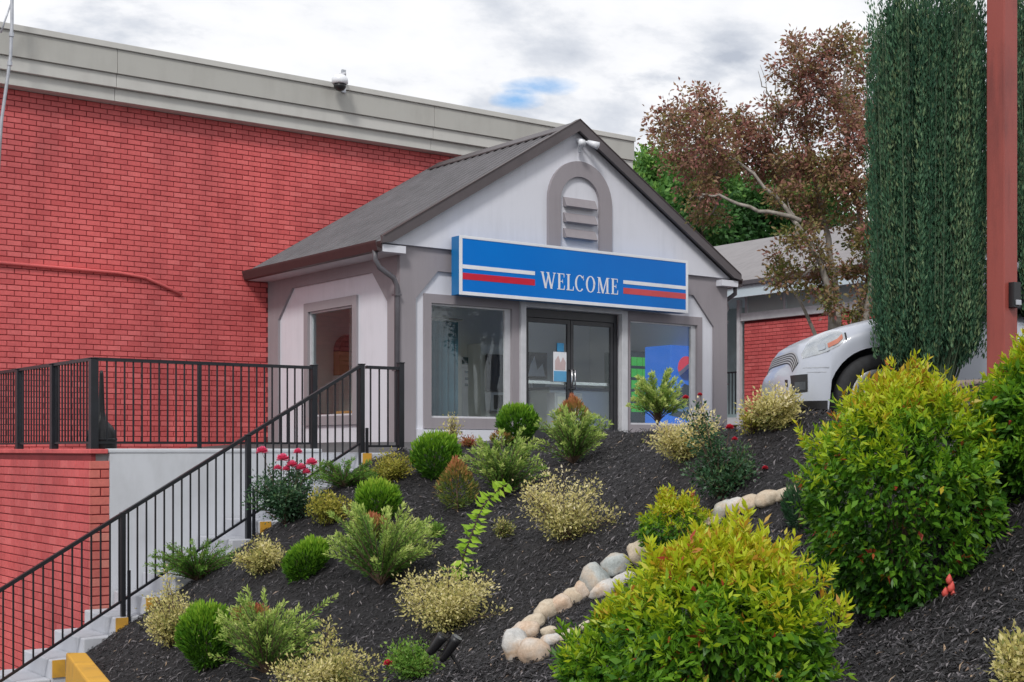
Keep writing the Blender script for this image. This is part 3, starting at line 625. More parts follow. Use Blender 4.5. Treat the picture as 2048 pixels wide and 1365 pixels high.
# ------------------------------------------------------------------ welcome sign
SX0, SX1, SZ0, SZ1, SY = 12.19, 17.08, 2.41, 3.325, 17.60
sg = thing('welcome_sign', (14.63, 17.7, SZ0), 'long blue WELCOME sign with red and white stripes above the doors', 'sign')
b = MB(); b.box(SX0, SX1, SY + .02, SY + .235, SZ0, SZ1); obj('sign_box', b, M['signside'], sg, bevel=.008)
b = MB(); ring(b, 'y', SY, SY + .019, SX0 - .004, SX1 + .004, SZ0 - .004, SZ1 + .004, .055, .055, .045); obj('border', b, M['signwhite'], sg, bevel=.004)
b = MB(); b.box(SX0 + .052, SX1 - .052, SY + .006, SY + .0195, SZ0 + .052, SZ1 - .042); obj('face', b, M['signblue'], sg)
hgt = SZ1 - SZ0
for (a, e, m) in ((SX0 + .053, 13.665, M['signred']), (15.565, SX1 - .053, M['signfaded'])):
    b = MB(); b.box(a, e, SY + .002, SY + .0055, SZ0 + .445 * hgt, SZ0 + .512 * hgt); obj('white_stripe', b, M['signwhite'], sg)
    b = MB(); b.box(a, e, SY + .002, SY + .0055, SZ0 + .262 * hgt, SZ0 + .372 * hgt); obj('red_stripe', b, m, sg)
for x in (12.6, 14.6, 16.7):
    b = MB(); b.box(x - .03, x + .03, SY + .236, 17.897 if SZ1 > 3.2 else 17.95, 3.16, 3.24); obj('bracket', b, M['galv'], sg)
def serif_letter(ch):
    """polygons in a box 1 high; returns (list of polygons, advance width)"""
    P = []; tk, tn, sf = .135, .055, .05
    def q(x0, y0, x1, y1): P.append([(x0, y0), (x1, y0), (x1, y1), (x0, y1)])
    def dg(x0, y0, x1, y1, w): P.append([(x0 - w / 2, y0), (x0 + w / 2, y0), (x1 + w / 2, y1), (x1 - w / 2, y1)])
    if ch == 'E' or ch == 'L':
        w = .56 if ch == 'E' else .55
        q(.10, sf, .10 + tk, 1 - sf); q(.02, 0, w, sf)
        P.append([(w - .055, sf), (w, sf), (w + .015, .27), (w - .015, .27)])
        if ch == 'E':
            q(.02, 1 - sf, w - .02, 1); P.append([(w - .07, 1 - sf), (w - .05, .76), (w - .02, .76), (w - .02, 1 - sf)])
            q(.10 + tk, .49, .40, .49 + sf); P.append([(.40, .40), (.43, .40), (.43, .64), (.40, .64)])
        else: q(.02, 1 - sf, .32, 1)
        return P, w + .05
    if ch in 'CO':
        w = .70; N_ = 28; a0, a1 = (0, 2 * math.pi) if ch == 'O' else (math.radians(42), math.radians(318)); cx = w / 2
        for k in range(N_):
            t0 = a0 + (a1 - a0) * k / N_; t1 = a0 + (a1 - a0) * (k + 1) / N_
            o = lambda t: (cx + w / 2 * math.cos(t), .5 + .515 * math.sin(t)); i = lambda t: (cx + (w / 2 - tk) * math.cos(t), .5 + (.515 - tn) * math.sin(t))
            P.append([o(t0), o(t1), i(t1), i(t0)])
        if ch == 'C': P.append([(w * .87, .70), (w * .93, .70), (w * .93, 1.0), (w * .89, 1.0)]); P.append([(w * .86, .80), (w * .90, .74), (w * .90, .90), (w * .80, .93)])
        return P, w + .05
    if ch == 'W':
        dg(.40, 0.0, .15, .96, tk); dg(.40, 0, .56, .80, tn * 1.15); dg(.82, 0, .56, .96, tk); dg(.82, 0, 1.03, .96, tn * 1.15)
        q(.02, .955, .28, 1); q(.44, .955, .66, 1); q(.92, .955, 1.14, 1); return P, 1.15
    if ch == 'M':
        q(.13, sf, .13 + tn, 1); dg(.48, 0, .20, 1, tk); dg(.48, 0, .79, 1, tn * 1.15); q(.76, sf, .76 + tk, 1)
        q(.04, 0, .28, sf); q(.66, 0, .99, sf); q(.04, .955, .22, 1); q(.80, .955, .99, 1); return P, 1.02
x0, x1, z0, z1 = 13.775, 15.455, SZ0 + .232 * hgt, SZ0 + .522 * hgt
LT = [serif_letter(c) for c in 'WELCOME']; tot = sum(w for _, w in LT) + .07 * 6; sx = (x1 - x0) / tot; u = x0
for polys, wd_ in LT:
    b = MB()
    for i, pl in enumerate(polys):
        yy = SY + .0005 + .00035 * i
        b.prism([(u + px * sx, z0 + pz * (z1 - z0)) for px, pz in pl], 'y', yy, SY + .0058)
    obj('letter', b, M['signwhite'], sg); u += (wd_ + .07) * sx

# ------------------------------------------------------------------ stairs, walls and kerb
RISE, RUN, XT, ZL = .170, .2951, 7.40, -.032
st = thing('concrete_stairs', (5.2, 13.4, -2.7), 'pale grey concrete stairs with yellow painted step ends climbing to the lobby', 'stairs')
for i in range(1, 16):
    z = ZL - RISE * i; x0 = XT - RUN * i; b = MB(); b.box(x0, XT - RUN * (i - 1) - (.001 if i > 1 else 0), 12.48, 13.285, -2.7, z); s_ = obj('step', b, M['stepc'], st, bevel=.012)
    if i in (4, 8, 9, 11): b = MB(); b.box(x0 + .008, x0 + .125, 12.465, 12.4785, z - .16, z - .003); obj('painted_end', b, M['yellow'], s_)
b = MB(); b.box(XT, 9.3, 12.48, 14.53, -.60, ZL); s_ = obj('landing', b, M['stepc'], st, bevel=.012)
b = MB(); b.box(XT + .008, XT + .11, 12.465, 12.4785, -.20, ZL - .003); obj('painted_end', b, M['yellow'], s_)
rw = thing('retaining_wall', (6.2, 13.32, -2.7), 'smooth pale grey retaining wall under the deck railing behind the stairs', 'wall')
b = MB(); b.box(5.005, XT - .002, 13.30, 13.358, -2.7, -.034); obj('wall_face', b, M['concrete'], rw)
b = MB(); b.box(4.99, XT - .02, 13.288, 13.42, -.032, .012); obj('coping', b, M['concrete'], rw, bevel=.012)
bw = thing('brick_wall', (4.81, 17.5, -2.7), 'lower red brick wall carrying the deck at the left of the stairs', 'wall')
b = MB(); b.box(4.822, 4.868, 13.312, 22.34, -2.7, -.04); b.box(4.868, 5.003, 13.312, 13.358, -2.7, -.12); obj('wall_core', b, M['mortar'], bw)
brick_field(bw, lambda u, z: (4.822, 22.34 - u, z), -math.pi / 2, 0, 9.036, -2.68, -.03, lambda u, z: True, M['brick'], limit=150, seed=5)
brick_field(bw, lambda u, z: (u, 13.312, z), 0, 4.805, 5.006, -2.68, -.10, lambda u, z: True, M['brick_warm'], limit=150, seed=6)
b = MB(); b.box(4.80, 4.985, 13.285, 22.34, -.039, .008); obj('coping', b, M['brick'], bw, bevel=.008)
# yellow kerb along the foot of the bed
kb = thing('yellow_kerb', W(190, 1340, 11.5), 'yellow painted kerb at the foot of the stairs and bed', 'kerb')
def kpt(d, off, z):
    r = rcurb(d) + off; return (.8 * r + .6 * d, -.6 * r + .8 * d, z)
dd = [12.05, 11.4, 10.6, 9.6, 8.4, 7.0, 5.6]
for a, e in zip(dd[:-1], dd[1:]):
    e2 = e + .008; b = MB()
    vs = [kpt(a, o, z) for (o, z) in ((-.24, -2.7), (-.04, -2.7), (-.04, -1.77), (-.22, -1.77))] + [kpt(e2, o, z) for (o, z) in ((-.24, -2.7), (-.04, -2.7), (-.04, -1.77), (-.22, -1.77))]
    b.add(vs, [(0, 1, 2, 3), (7, 6, 5, 4), (0, 4, 5, 1), (1, 5, 6, 2), (2, 6, 7, 3), (3, 7, 4, 0)]); obj('kerb_stone', b, M['yellow'], kb, bevel=.015)

# ------------------------------------------------------------------ railings
def bar(mb, a, b, w, h):
    a = Vector(a); b = Vector(b); t = (b - a).normalized(); s = t.cross(Vector((0, 0, 1))); s.normalize(); u = s.cross(t)
    vs = [p + s * x * w / 2 + u * y * h / 2 for p in (a, b) for x, y in ((-1, -1), (1, -1), (1, 1), (-1, 1))]
    return mb.add(vs, [(3, 2, 1, 0), (4, 5, 6, 7), (0, 1, 5, 4), (1, 2, 6, 5), (2, 3, 7, 6), (3, 0, 4, 7)])
PICK = {}
def railing(root, A, B, h, pitch, posts, low=.09, phase=.5, pw=.014):
    """balusters, top and bottom rail between A and B (points on the walking line); posts are (fraction, foot drop, top rise, width)"""
    A = Vector(A); B = Vector(B); up = Vector((0, 0, 1))
    b = MB(); bar(b, A + up * h, B + up * h, .045, .032); obj('top_rail', b, M['rail'], root)
    b = MB(); bar(b, A + up * low, B + up * low, .028, .022); obj('bottom_rail', b, M['rail'], root)
    key = (round(h - low, 3), pw)
    if key not in PICK:
        q = MB(); q.box(-pw / 2, pw / 2, -pw / 2, pw / 2, 0, h - low - .026); PICK[key] = mesh_of('baluster', q, M['rail'])
    L = math.hypot(B.x - A.x, B.y - A.y); n = int(L / pitch)
    for k in range(n + 1):
        u = (k + phase) * pitch / L
        if u >= 1 or any(abs(u - p[0]) * L < p[3] * .8 for p in posts): continue
        o = bpy.data.objects.new('baluster', PICK[key]); COL.objects.link(o); o.parent = root; o.matrix_parent_inverse = root.matrix_basis.inverted(); o.location = A.lerp(B, u) + up * (low + .011)
        o.rotation_euler = (0, 0, math.atan2(B.y - A.y, B.x - A.x))
    for (u, drop, rise, w) in posts:
        p = A.lerp(B, u); q = MB(); q.box(p.x - w / 2, p.x + w / 2, p.y - w / 2, p.y + w / 2, p.z - drop, p.z + h + rise); o = obj('post', q, M['rail'], root, bevel=.004)
        q = MB(); q.box(p.x - w / 2 - .006, p.x + w / 2 + .006, p.y - w / 2 - .006, p.y + w / 2 + .006, p.z + h + rise + .0005, p.z + h + rise + .012); obj('post_cap', q, M['rail'], o, bevel=.004)
YS = 12.52
def noz(x): return ZL + (x - XT) * RISE / RUN
sr = thing('stair_railing', (5.2, YS, -2.7), 'black metal handrail with balusters climbing beside the stairs', 'railing')
xa = 2.9
railing(sr, (xa, YS, noz(xa) + .02), (XT + .02, YS, noz(XT + .02) + .02), .89, .0885, [((4.84 - xa) / (XT + .02 - xa), .34, .0, .042), ((6.12 - xa) / (XT + .02 - xa), .34, .0, .05), (1.0, .16, .0, .052)], low=.08)
for x in (4.84, 6.12, 7.42):
    b = MB(); b.box(x + .030, x + .055, YS - .05, YS - .025, noz(x) - .42, noz(x) + (.38 if x < 7 else .25)); obj('post_brace', b, M['rail'], sr)
lr = thing('landing_railing', (7.65, YS, ZL), 'short black level railing on the landing at the head of the stairs', 'railing')
railing(lr, (XT + .075, YS, ZL), (7.90, YS, ZL), .90, .107, [(1.0, .1, .055, .062)], low=.07)
dr_ = thing('deck_railing', (6.0, 13.35, -.03), 'black metal railing round the deck above the brick and grey walls', 'railing')
railing(dr_, (4.86, 13.35, .01), (7.31, 13.35, .01), .885, .0905, [(0, .03, .0, .078), (.455, .02, .0, .038), (1.0, .06, .02, .06)], low=.06)
railing(dr_, (4.86, 13.40, .01), (4.86, 22.3, .01), .885, .0905, [(k, .02, .0, .075) for k in (.125, .255, .40, .56, .76, .995)], low=.06)
# smokers' receptacle at the corner of the deck
p = W(203, 905, 13.85); sm = thing('cigarette_receptacle', (p.x, p.y, -.035), 'black smokers receptacle with a tall thin neck at the deck corner', 'ash bin')
b = MB(); b.lathe([(.14, 0), (.15, .03), (.15, .12), (.145, .2), (.11, .27), (.05, .33), (.033, .42), (.026, .60), (.02, .80), (.012, .83)], (p.x, p.y, -.035), 22); obj('body', b, M['black'], sm, smooth=True)
b = MB(); b.lathe([(.152, 0), (.155, .012), (.152, .024)], (p.x, p.y, .09), 22); obj('seam_band', b, M['rail'], sm, smooth=True)

# ------------------------------------------------------------------ motel wing at the right
mw = thing('motel_wing', (25, 20, -.0), 'low motel wing with grey roof, pale fascia and red brick beyond the car', 'building')
M['teal_pane'] = mat('pale_green_glazing', (.50, .60, .58), (.44, .54, .53), .8, .25)
M['fascia'] = mat('pale_blue_fascia', (.62, .73, .80), (.56, .67, .74), .7, .5)
b = MB(); b.box(25.012, 31, 14, 23.80, -1.0, 3.16); obj('wall', b, M['mortar'], mw)
brick_field(mw, lambda u, z: (25.012, 23.79 - u, z), -math.pi / 2, 0, 8.0, .0, 3.16, lambda u, z: True, M['brick'], limit=0, seed=9)
b = MB(); b.box(24.93, 25.3, 14, 23.86, 3.165, 3.36); obj('sill_band', b, M['alu'], mw, bevel=.01)
b = MB(); b.box(25.05, 25.25, 14, 23.80, 3.363, 3.78); obj('clerestory', b, M['teal_pane'], mw)
for k in range(6):
    b = MB(); y = 23.74 - 1.25 * k; b.box(25.0, 25.049, y - .03, y + .03, 3.363, 3.78); obj('mullion', b, M['alu'], mw)
b = MB(); b.box(24.50, 24.56, 14, 31, 3.70, 4.06); obj('fascia_board', b, M['fascia'], mw)
b = MB(); b.box(24.57, 31, 14, 31, 3.785, 3.82); obj('soffit', b, M['fascia'], mw)
b = MB(); b.box(24.42, 24.495, 14, 31, 3.98, 4.08); obj('gutter', b, M['grey_pipe'], mw)
b = MB(); b.prism([(24.45, 4.085), (30.0, 6.16), (35.5, 4.085), (35.5, 4.03), (30, 6.06), (24.45, 4.03)], 'y', 13.8, 31); obj('roof', b, stained('grey_shingles', (.26, .245, .25), (.17, .16, .165), (1, 8, 8), amt=.6, rough=.8, bump=.6, bscale=14), mw)
b = MB(); b.box(27.0, 27.2, 23.85, 31, -1, 3.78); obj('breezeway_wall', b, mat('breezeway_paint', (.42, .56, .57), rough=.6), mw)
b = MB(); b.box(24.9, 27.0, 23.87, 31, .62, .80); obj('balcony_slab', b, M['alu'], mw)
b = MB(); b.box(24.93, 25.03, 23.88, 23.98, -1, 3.7); obj('post', b, M['alu'], mw)
for (z0, z1) in ((.80, 1.9), (-.4, .6)):
    for k in range(34):
        b = MB(); y = 24.05 + .11 * k; b.box(24.95, 24.97, y - .009, y + .009, z0 + .08, z1); obj('baluster', b, M['rail'], mw)
    b = MB(); b.box(24.94, 24.98, 24.0, 28.0, z1, z1 + .04); obj('top_rail', b, M['rail'], mw)
for k in range(2):
    b = MB(); b.box(26.9, 26.99, 24.8 + 2.2 * k, 25.7 + 2.2 * k, .82, 2.8); obj('room_door', b, M['teal_pane'], mw)

# ------------------------------------------------------------------ parked car
hd = np.array([-.80, .60]); ang = math.atan2(hd[1], hd[0])
cn = W(1533, 876, 11.25)
car = thing('parked_car', (cn.x, cn.y, cn.z), 'silver white hatchback parked nose left behind the clipped holly', 'car', rz=ang)
M['paint'] = mat('silver_white_paint', (.47, .50, .58), (.45, .48, .55), 2, .38, coat=.45)
M['lamp'] = glassm('lamp_glass', (.92, .94, .95), 2.2)
M['dullmetal'] = mat('dull_grille_metal', (.48, .49, .51), rough=.5)
M['amber'] = mat('amber_lens', (.70, .17, .06), rough=.25)
M['tyre'] = mat('tyre_rubber', (.03, .032, .036), (.02, .02, .022), 30, .8)
M['rim'] = mat('wheel_cover', (.55, .56, .58), (.45, .46, .48), 8, .35, metal=.3)
M['carglass'] = mat('dark_car_glass', (.02, .025, .03), rough=.08, spec=.8)
SW, RW = .70, .335
def cw(s): u = min(1, max(0, s / .52)); return .845 * (1 - (1 - u) ** 2.6) ** (1 / 2.7)
HP = [(0, .44), (.015, .475), (.03, .50), (.06, .53), (.09, .56), (.14, .685), (.18, .735), (.25, .775), (.335, .815), (.49, .868), (.70, .92), (.975, .965), (1.12, .975), (1.4, .995), (4.0, .99), (4.25, .93), (4.30, .80)]
def ch(s): return float(np.interp(s, [a for a, b in HP], [b for a, b in HP]))
def cz(s):
    z = float(np.interp(s, [0, .05, .3, .6], [.245, .225, .208, .20]))
    for c in (SW, 3.40):
        if abs(s - c) < RW + .035: z = max(z, .31 + math.sqrt(max((RW + .035) ** 2 - (s - c) ** 2, 0)))
    return z
def cpt(s, q, off=0.0):
    """q in 0..1 : from the sill up the flank, over the shoulder to the centre line"""
    w_, h, z0 = cw(s) + off, ch(s) + off, cz(s); ph = q * math.pi / 2; e = .38
    return (-s + (-off if s < .06 else 0), w_ * max(math.cos(ph), 0) ** e * (1 - .05 * (1 - q) ** 2), z0 + (h - z0) * math.sin(ph) ** (.62))
def cq(s, z):
    lo, hi = 0, 1
    for _ in range(30):
        m_ = (lo + hi) / 2
        if cpt(s, m_)[2] < z: lo = m_
        else: hi = m_
    return lo
def cpatch(pts_s, zlo, zhi, off, side=1, nz=5):
    """patch lying on the body between curves zlo(s), zhi(s)"""
    mb = MB(); vs = []
    for s in pts_s:
        for k in range(nz + 1):
            z = zlo(s) + (zhi(s) - zlo(s)) * k / nz; x, y, zz = cpt(s, cq(s, z), off); vs.append((x, y * side, zz))
    fs = [(i * (nz + 1) + k, (i + 1) * (nz + 1) + k, (i + 1) * (nz + 1) + k + 1, i * (nz + 1) + k + 1) for i in range(len(pts_s) - 1) for k in range(nz)]
    return mb.add(vs, fs)
def cobj(name, mb, m, parent=car, smooth=True, bevel=0):
    me = mesh_of(name, mb, m, smooth); o = bpy.data.objects.new(name, me); COL.objects.link(o); o.parent = parent
    return o
SS = sorted(set([0.0, .004, .012, .02, .035, .05, .068, .085, .10, .12, .15, .18, .22, .28, .35, .42, .5, .6, .7, .85, 1.0, 1.12, 1.25, 1.4, 1.6, 2.0, 2.5, 2.8, 3.9, 4.0, 4.1, 4.25, 4.30] + [c + RW * 1.105 * k / 8 for c in (SW, 3.40) for k in range(-8, 9)]))
NQ = 22; mb = MB(); vs = []
for s in SS: vs += [cpt(s, k / NQ) for k in range(NQ + 1)] + [(lambda p: (p[0], -p[1], p[2]))(cpt(s, 1 - k / NQ)) for k in range(1, NQ + 1)]
n = 2 * NQ + 1
fs = [(i * n + k, (i + 1) * n + k, (i + 1) * n + k + 1, i * n + k + 1) for i in range(len(SS) - 1) for k in range(n - 1)]
fs += [tuple(range((len(SS) - 1) * n, len(SS) * n))]
mb.add(vs, fs); body = cobj('body', mb, M['paint'])
mb = MB(); mb.box(-4.15, -.55, -.60, .60, .21, .60); cobj('underbody', mb, M['black'], smooth=False)
q_ = [.03, .08, .14, .22, .33]; mb = MB(); mb.prism([(-x, cw(x) * .93) for x in q_] + [(-.6, .7), (-.6, -.7)] + [(-x, -cw(x) * .93) for x in q_[::-1]], 'z', .205, .34); cobj('belly_pan', mb, M['black'], smooth=False)
mb = MB(); mb2 = cpatch([.012, .03, .06, .1, .14, .2, .27, .32], lambda s: cz(s) - .001, lambda s: .275, .004, 1); cobj('front_valance', mb2, M['black'])
# greenhouse
gl = MB(); zs = [(.965, .80, 1.12, 4.20), (1.20, .74, 1.62, 4.08), (1.40, .66, 2.0, 3.9), (1.48, .55, 2.3, 3.7)]
vs = []
for z, w_, s0, s1 in zs: vs += [(-s0, -w_, z), (-s0 - .02, 0, z), (-s0, w_, z), (-s1, w_, z), (-s1, -w_, z)]
fs = [(i * 5 + k, i * 5 + (k + 1) % 5, (i + 1) * 5 + (k + 1) % 5, (i + 1) * 5 + k) for i in range(3) for k in range(5)] + [(15, 16, 17, 18, 19)]
gl.add(vs, fs); cobj('greenhouse_glass', gl, M['carglass'])
rf = MB(); rf.add([(-1.98, -.67, 1.40), (-1.96, .0, 1.43), (-1.98, .67, 1.40), (-3.92, .67, 1.40), (-3.92, -.67, 1.40), (-2.3, -.53, 1.49), (-2.3, 0, 1.51), (-2.3, .53, 1.49), (-3.7, .53, 1.49), (-3.7, -.53, 1.49)],
                  [(0, 1, 6, 5), (1, 2, 7, 6), (2, 3, 8, 7), (3, 4, 9, 8), (4, 0, 5, 9), (5, 6, 7, 8, 9)]); cobj('roof', rf, M['paint'])
for sd in (-1, 1):
    mb = MB(); mb.tube([(-1.10, sd * .80, .97), (-1.62, sd * .755, 1.22), (-2.02, sd * .67, 1.41)], .035, 8); cobj('windscreen_pillar', mb, M['paint'])
    mb = MB(); mb.tube([(-2.75, sd * .81, .97), (-2.75, sd * .68, 1.41)], .035, 8); cobj('door_pillar', mb, M['paint'])
    # lamp cluster
    K = .66; kk = lambda l: [x * K for x in l]
    zl = lambda s: float(np.interp(s / K, [.24, .45, .64, .68], [.60, .635, .70, .76])); zh = lambda s: float(np.interp(s / K, [.24, .33, .45, .56, .64, .68], [.64, .735, .785, .815, .82, .785]))
    hl = cobj('headlight', cpatch(kk([.24, .27, .31, .36, .42, .48, .54, .60, .65, .68]), zl, zh, .003, sd), M['chrome'])
    o = cobj('lamp_lens', cpatch(kk([.24, .27, .31, .36, .42, .48, .54, .60, .65, .68]), zl, zh, .012, sd), M['lamp'], hl)
    o = cobj('indicator_lens', cpatch(kk([.50, .55, .60, .655]), lambda s: zl(s) + .02, lambda s: zl(s) + .055, .008, sd), M['amber'], hl)
    o = cobj('reflector', cpatch(kk([.40, .44, .48]), lambda s: zl(s) + .025, lambda s: zl(s) + .075, .007, sd), M['galv'], hl)
    cobj('lamp_surround', cpatch(kk([.682, .69, .70]), lambda s: .735, lambda s: .79, .005, sd), M['tyre'])
    fl = cobj('fog_lamp_recess', cpatch(kk([.13, .17, .21, .25, .28]), lambda s: float(np.interp(s / K, [.13, .17, .28], [.40, .335, .345])), lambda s: float(np.interp(s / K, [.13, .28], [.475, .48])), .004, sd), M['black'])
    cobj('fog_lamp', cpatch(kk([.16, .2, .23, .26]), lambda s: .36, lambda s: .42, .007, sd), M['carglass'], fl)
    cobj('bumper_crease', cpatch(kk([.24, .3, .36, .43, .5]), lambda s: .525, lambda s: .532, .003, sd), M['galv'])
    cobj('bumper_crease', cpatch(kk([.27, .33, .39, .47]), lambda s: .49, lambda s: .496, .003, sd), M['galv'])
    for s in (SW, 3.40):
        y0 = sd * .80
        mb = MB(); N_ = 28; pr = [(.30, .0), (.315, .03), (.315, .16), (.30, .19), (.215, .19), (.20, .175), (.20, .01)]
        vs = []; fs = []
        for k in range(N_):
            a = 2 * math.pi * k / N_; vs += [(-s + r * math.cos(a), y0 - sd * (.19 - yy), .315 + r * math.sin(a)) for r, yy in pr]
        for k in range(N_):
            for j in range(7): fs.append((k * 7 + j, k * 7 + (j + 1) % 7, ((k + 1) % N_) * 7 + (j + 1) % 7, ((k + 1) % N_) * 7 + j))
        mb.add(vs, fs); wh = cobj('wheel', mb, M['tyre'])
        mb = MB(); vs = []; fs = []; pr = [(.205, .165), (.17, .185), (.15, .165), (.05, .19), (.0, .195)]
        for k in range(N_):
            a = 2 * math.pi * k / N_; f_ = 1 if k % 4 < 2 else .72
            vs += [(-s + r * math.cos(a), y0 - sd * (.19 - yy * (f_ if j == 2 else 1)), .315 + r * math.sin(a)) for j, (r, yy) in enumerate(pr)]
        for k in range(N_):
            for j in range(4): fs.append((k * 5 + j, k * 5 + j + 1, ((k + 1) % N_) * 5 + j + 1, ((k + 1) % N_) * 5 + j))
        mb.add(vs, fs); cobj('wheel_cover', mb, M['rim'], wh)
    mb = MB(); mb.tube([(-1.52, sd * .82, 1.0), (-1.50, sd * .93, 1.06), (-1.52, sd * 1.0, 1.08)], [.04, .07, .05], 8); cobj('side_mirror', mb, M['paint'])
    mb = MB(); mb.box(-2.62, -2.46, sd * .845 - .02, sd * .845 + .025, .80, .825); cobj('door_handle', mb, M['paint'], smooth=False)
def cpatchq(pts_s, q0, q1, off, side, nq=10):
    mb = MB(); vs = []
    for s in pts_s:
        for k in range(nq + 1):
            x, y, z = cpt(s, q0 + (q1 - q0) * k / nq, off); vs.append((x, y * side, z))
    return mb.add(vs, [(i * (nq + 1) + k, (i + 1) * (nq + 1) + k, (i + 1) * (nq + 1) + k + 1, i * (nq + 1) + k + 1) for i in range(len(pts_s) - 1) for k in range(nq)])
for sd in (-1, 1):
    gr = cobj('grille', cpatchq([.098, .105, .112, .12, .128, .134], .46, 1.0, .004, sd), M['black'])
    for k in range(5):
        s0 = .099 + .0075 * k; cobj('grille_bar', cpatchq([s0, s0 + .0038], .47, 1.0, .012, sd), M['dullmetal'], gr)
    cobj('lower_intake', cpatch([.03, .04, .05, .06, .07], lambda s: float(np.interp(s, [.03, .07], [.42, .385])), lambda s: .445, .004, sd), M['black'])

# ------------------------------------------------------------------ red steel post
pb = W(2004, 770, 9.35)
ps = thing('steel_post', (pb.x, pb.y, pb.z - .3), 'tall oxide red square steel post with a black outlet box beside the clipped holly', 'post')
hw = .071; zt_ = 3.6
b = MB(); rot = Matrix.Rotation(math.radians(-3), 3, 'Z')
b.add([pb + rot @ Vector((x, y, z)) for z in (-.5, zt_) for x, y in ((-hw, -hw), (hw, -hw), (hw, hw), (-hw, hw))], [(3, 2, 1, 0), (4, 5, 6, 7), (0, 1, 5, 4), (1, 2, 6, 5), (2, 3, 7, 6), (3, 0, 4, 7)])
obj('shaft', b, M['post'], ps, bevel=.006)
zb = (900 - 588) / F * 9.2 - pb.z
def pbox(x0, x1, y0, y1, z0, z1, nm, m, par=ps):
    b = MB(); b.add([pb + rot @ Vector((x, y, z)) for z in (z0, z1) for x, y in ((x0, y0), (x1, y0), (x1, y1), (x0, y1))], [(3, 2, 1, 0), (4, 5, 6, 7), (0, 1, 5, 4), (1, 2, 6, 5), (2, 3, 7, 6), (3, 0, 4, 7)]); return obj(nm, b, m, par, bevel=.003)
jb = pbox(-.028, .046, -hw - .045, -hw - .001, zb - .085, zb + .085, 'outlet_box', M['black'])
pbox(-.015, .035, -hw - .058, -hw - .0455, zb - .07, zb - .035, 'socket', M['galv'], jb)
fo = thing('post_footing', (pb.x, pb.y, pb.z - .5), 'brown grey concrete footing under the red steel post', 'footing')
b = MB(); b.box(pb.x - .26, pb.x + .24, pb.y - .2, pb.y + .2, pb.z - .6, pb.z + .03); obj('block', b, stained('footing_concrete', (.26, .20, .17), (.14, .11, .10), (4, 4, 4)), fo, bevel=.02)

# ------------------------------------------------------------------ foliage helpers
def nrm(a): return a / np.maximum(np.linalg.norm(a, axis=-1, keepdims=True), 1e-9)
def leaves_arrays(P, D, S, L, Wd, fold=.25, belly=.45):
    """diamond leaves: base P, axis D, side S, length L, width Wd; folded along the midrib"""
    P, D, S = map(np.asarray, (P, D, S)); D = nrm(D); S = S - D * (S * D).sum(-1, keepdims=True); S = nrm(S); Nn = np.cross(D, S)
    L = np.asarray(L)[:, None]; Wd = np.asarray(Wd)[:, None]
    mid = P + D * L * belly
    v = np.stack([P, mid + S * Wd / 2 + Nn * Wd * fold, P + D * L - Nn * L * .06, mid - S * Wd / 2 + Nn * Wd * fold], 1)
    return v.reshape(-1, 3)
def quads_mesh(name, V, tint, m, smooth=False):
    n = len(V) // 4; me = bpy.data.meshes.new(name)
    me.vertices.add(len(V)); me.vertices.foreach_set('co', V.astype(np.float32).ravel())
    me.loops.add(len(V)); me.loops.foreach_set('vertex_index', np.arange(len(V), dtype=np.int32))
    me.polygons.add(n); me.polygons.foreach_set('loop_start', np.arange(0, 4 * n, 4, dtype=np.int32)); me.polygons.foreach_set('loop_total', np.full(n, 4, dtype=np.int32))
    me.update(calc_edges=True)
    a = me.attributes.new('tint', 'FLOAT', 'FACE'); a.data.foreach_set('value', np.clip(tint, 0, 1).astype(np.float32)); me.materials.append(m); return me
def rdir(n): return nrm(R.normal(size=(n, 3)))
LM = {}
LM['nandina'] = leafm('nandina_leaves', [(0, (.012, .050, .010)), (.28, (.05, .16, .014)), (.50, (.15, .33, .018)), (.68, (.34, .50, .02)), (.84, (.54, .60, .025)), (.90, (.55, .34, .03)), (.95, (.50, .17, .04)), (1, (.44, .07, .04))], .42, .34)
LM['globe'] = leafm('globe_arborvitae', [(0, (.014, .055, .008)), (.4, (.075, .21, .014)), (.75, (.21, .41, .025)), (1, (.36, .50, .05))], .55, .28)
LM['juniper'] = leafm('juniper_sprays', [(0, (.035, .10, .02)), (.35, (.16, .30, .05)), (.7, (.44, .57, .13)), (1, (.66, .70, .26))], .6, .25)
LM['low'] = leafm('creeping_juniper', [(0, (.025, .09, .012)), (.45, (.09, .23, .025)), (1, (.26, .40, .07))], .6, .25)
LM['cream'] = leafm('variegated_leaves', [(0, (.10, .13, .04)), (.22, (.28, .30, .09)), (.46, (.68, .61, .22)), (.8, (.82, .73, .40)), (1, (.90, .82, .60))], .5, .32)
LM['gold'] = leafm('golden_leaves', [(0, (.09, .12, .02)), (.4, (.32, .32, .04)), (.8, (.60, .50, .10)), (1, (.70, .60, .28))], .5, .3)
LM['rust'] = leafm('rust_leaves', [(0, (.05, .12, .02)), (.38, (.16, .22, .04)), (.6, (.42, .26, .08)), (.85, (.50, .20, .09)), (1, (.42, .09, .07))], .5, .3)
LM['rose'] = leafm('rose_leaves', [(0, (.016, .048, .022)), (.6, (.045, .115, .05)), (1, (.15, .23, .08))], .4, .2)
LM['lime'] = leafm('lime_leaves', [(0, (.26, .48, .03)), (1, (.46, .66, .07))], .45, .4)
LM['holly'] = leafm('sky_pencil_leaves', [(0, (.014, .042, .026)), (.45, (.040, .112, .062)), (.8, (.10, .20, .105)), (1, (.22, .30, .15))], .55, .15, .22)
LM['crape'] = leafm('autumn_leaves', [(0, (.12, .15, .03)), (.3, (.25, .20, .07)), (.55, (.33, .19, .12)), (.8, (.37, .14, .125)), (1, (.52, .31, .26))], .5, .3)
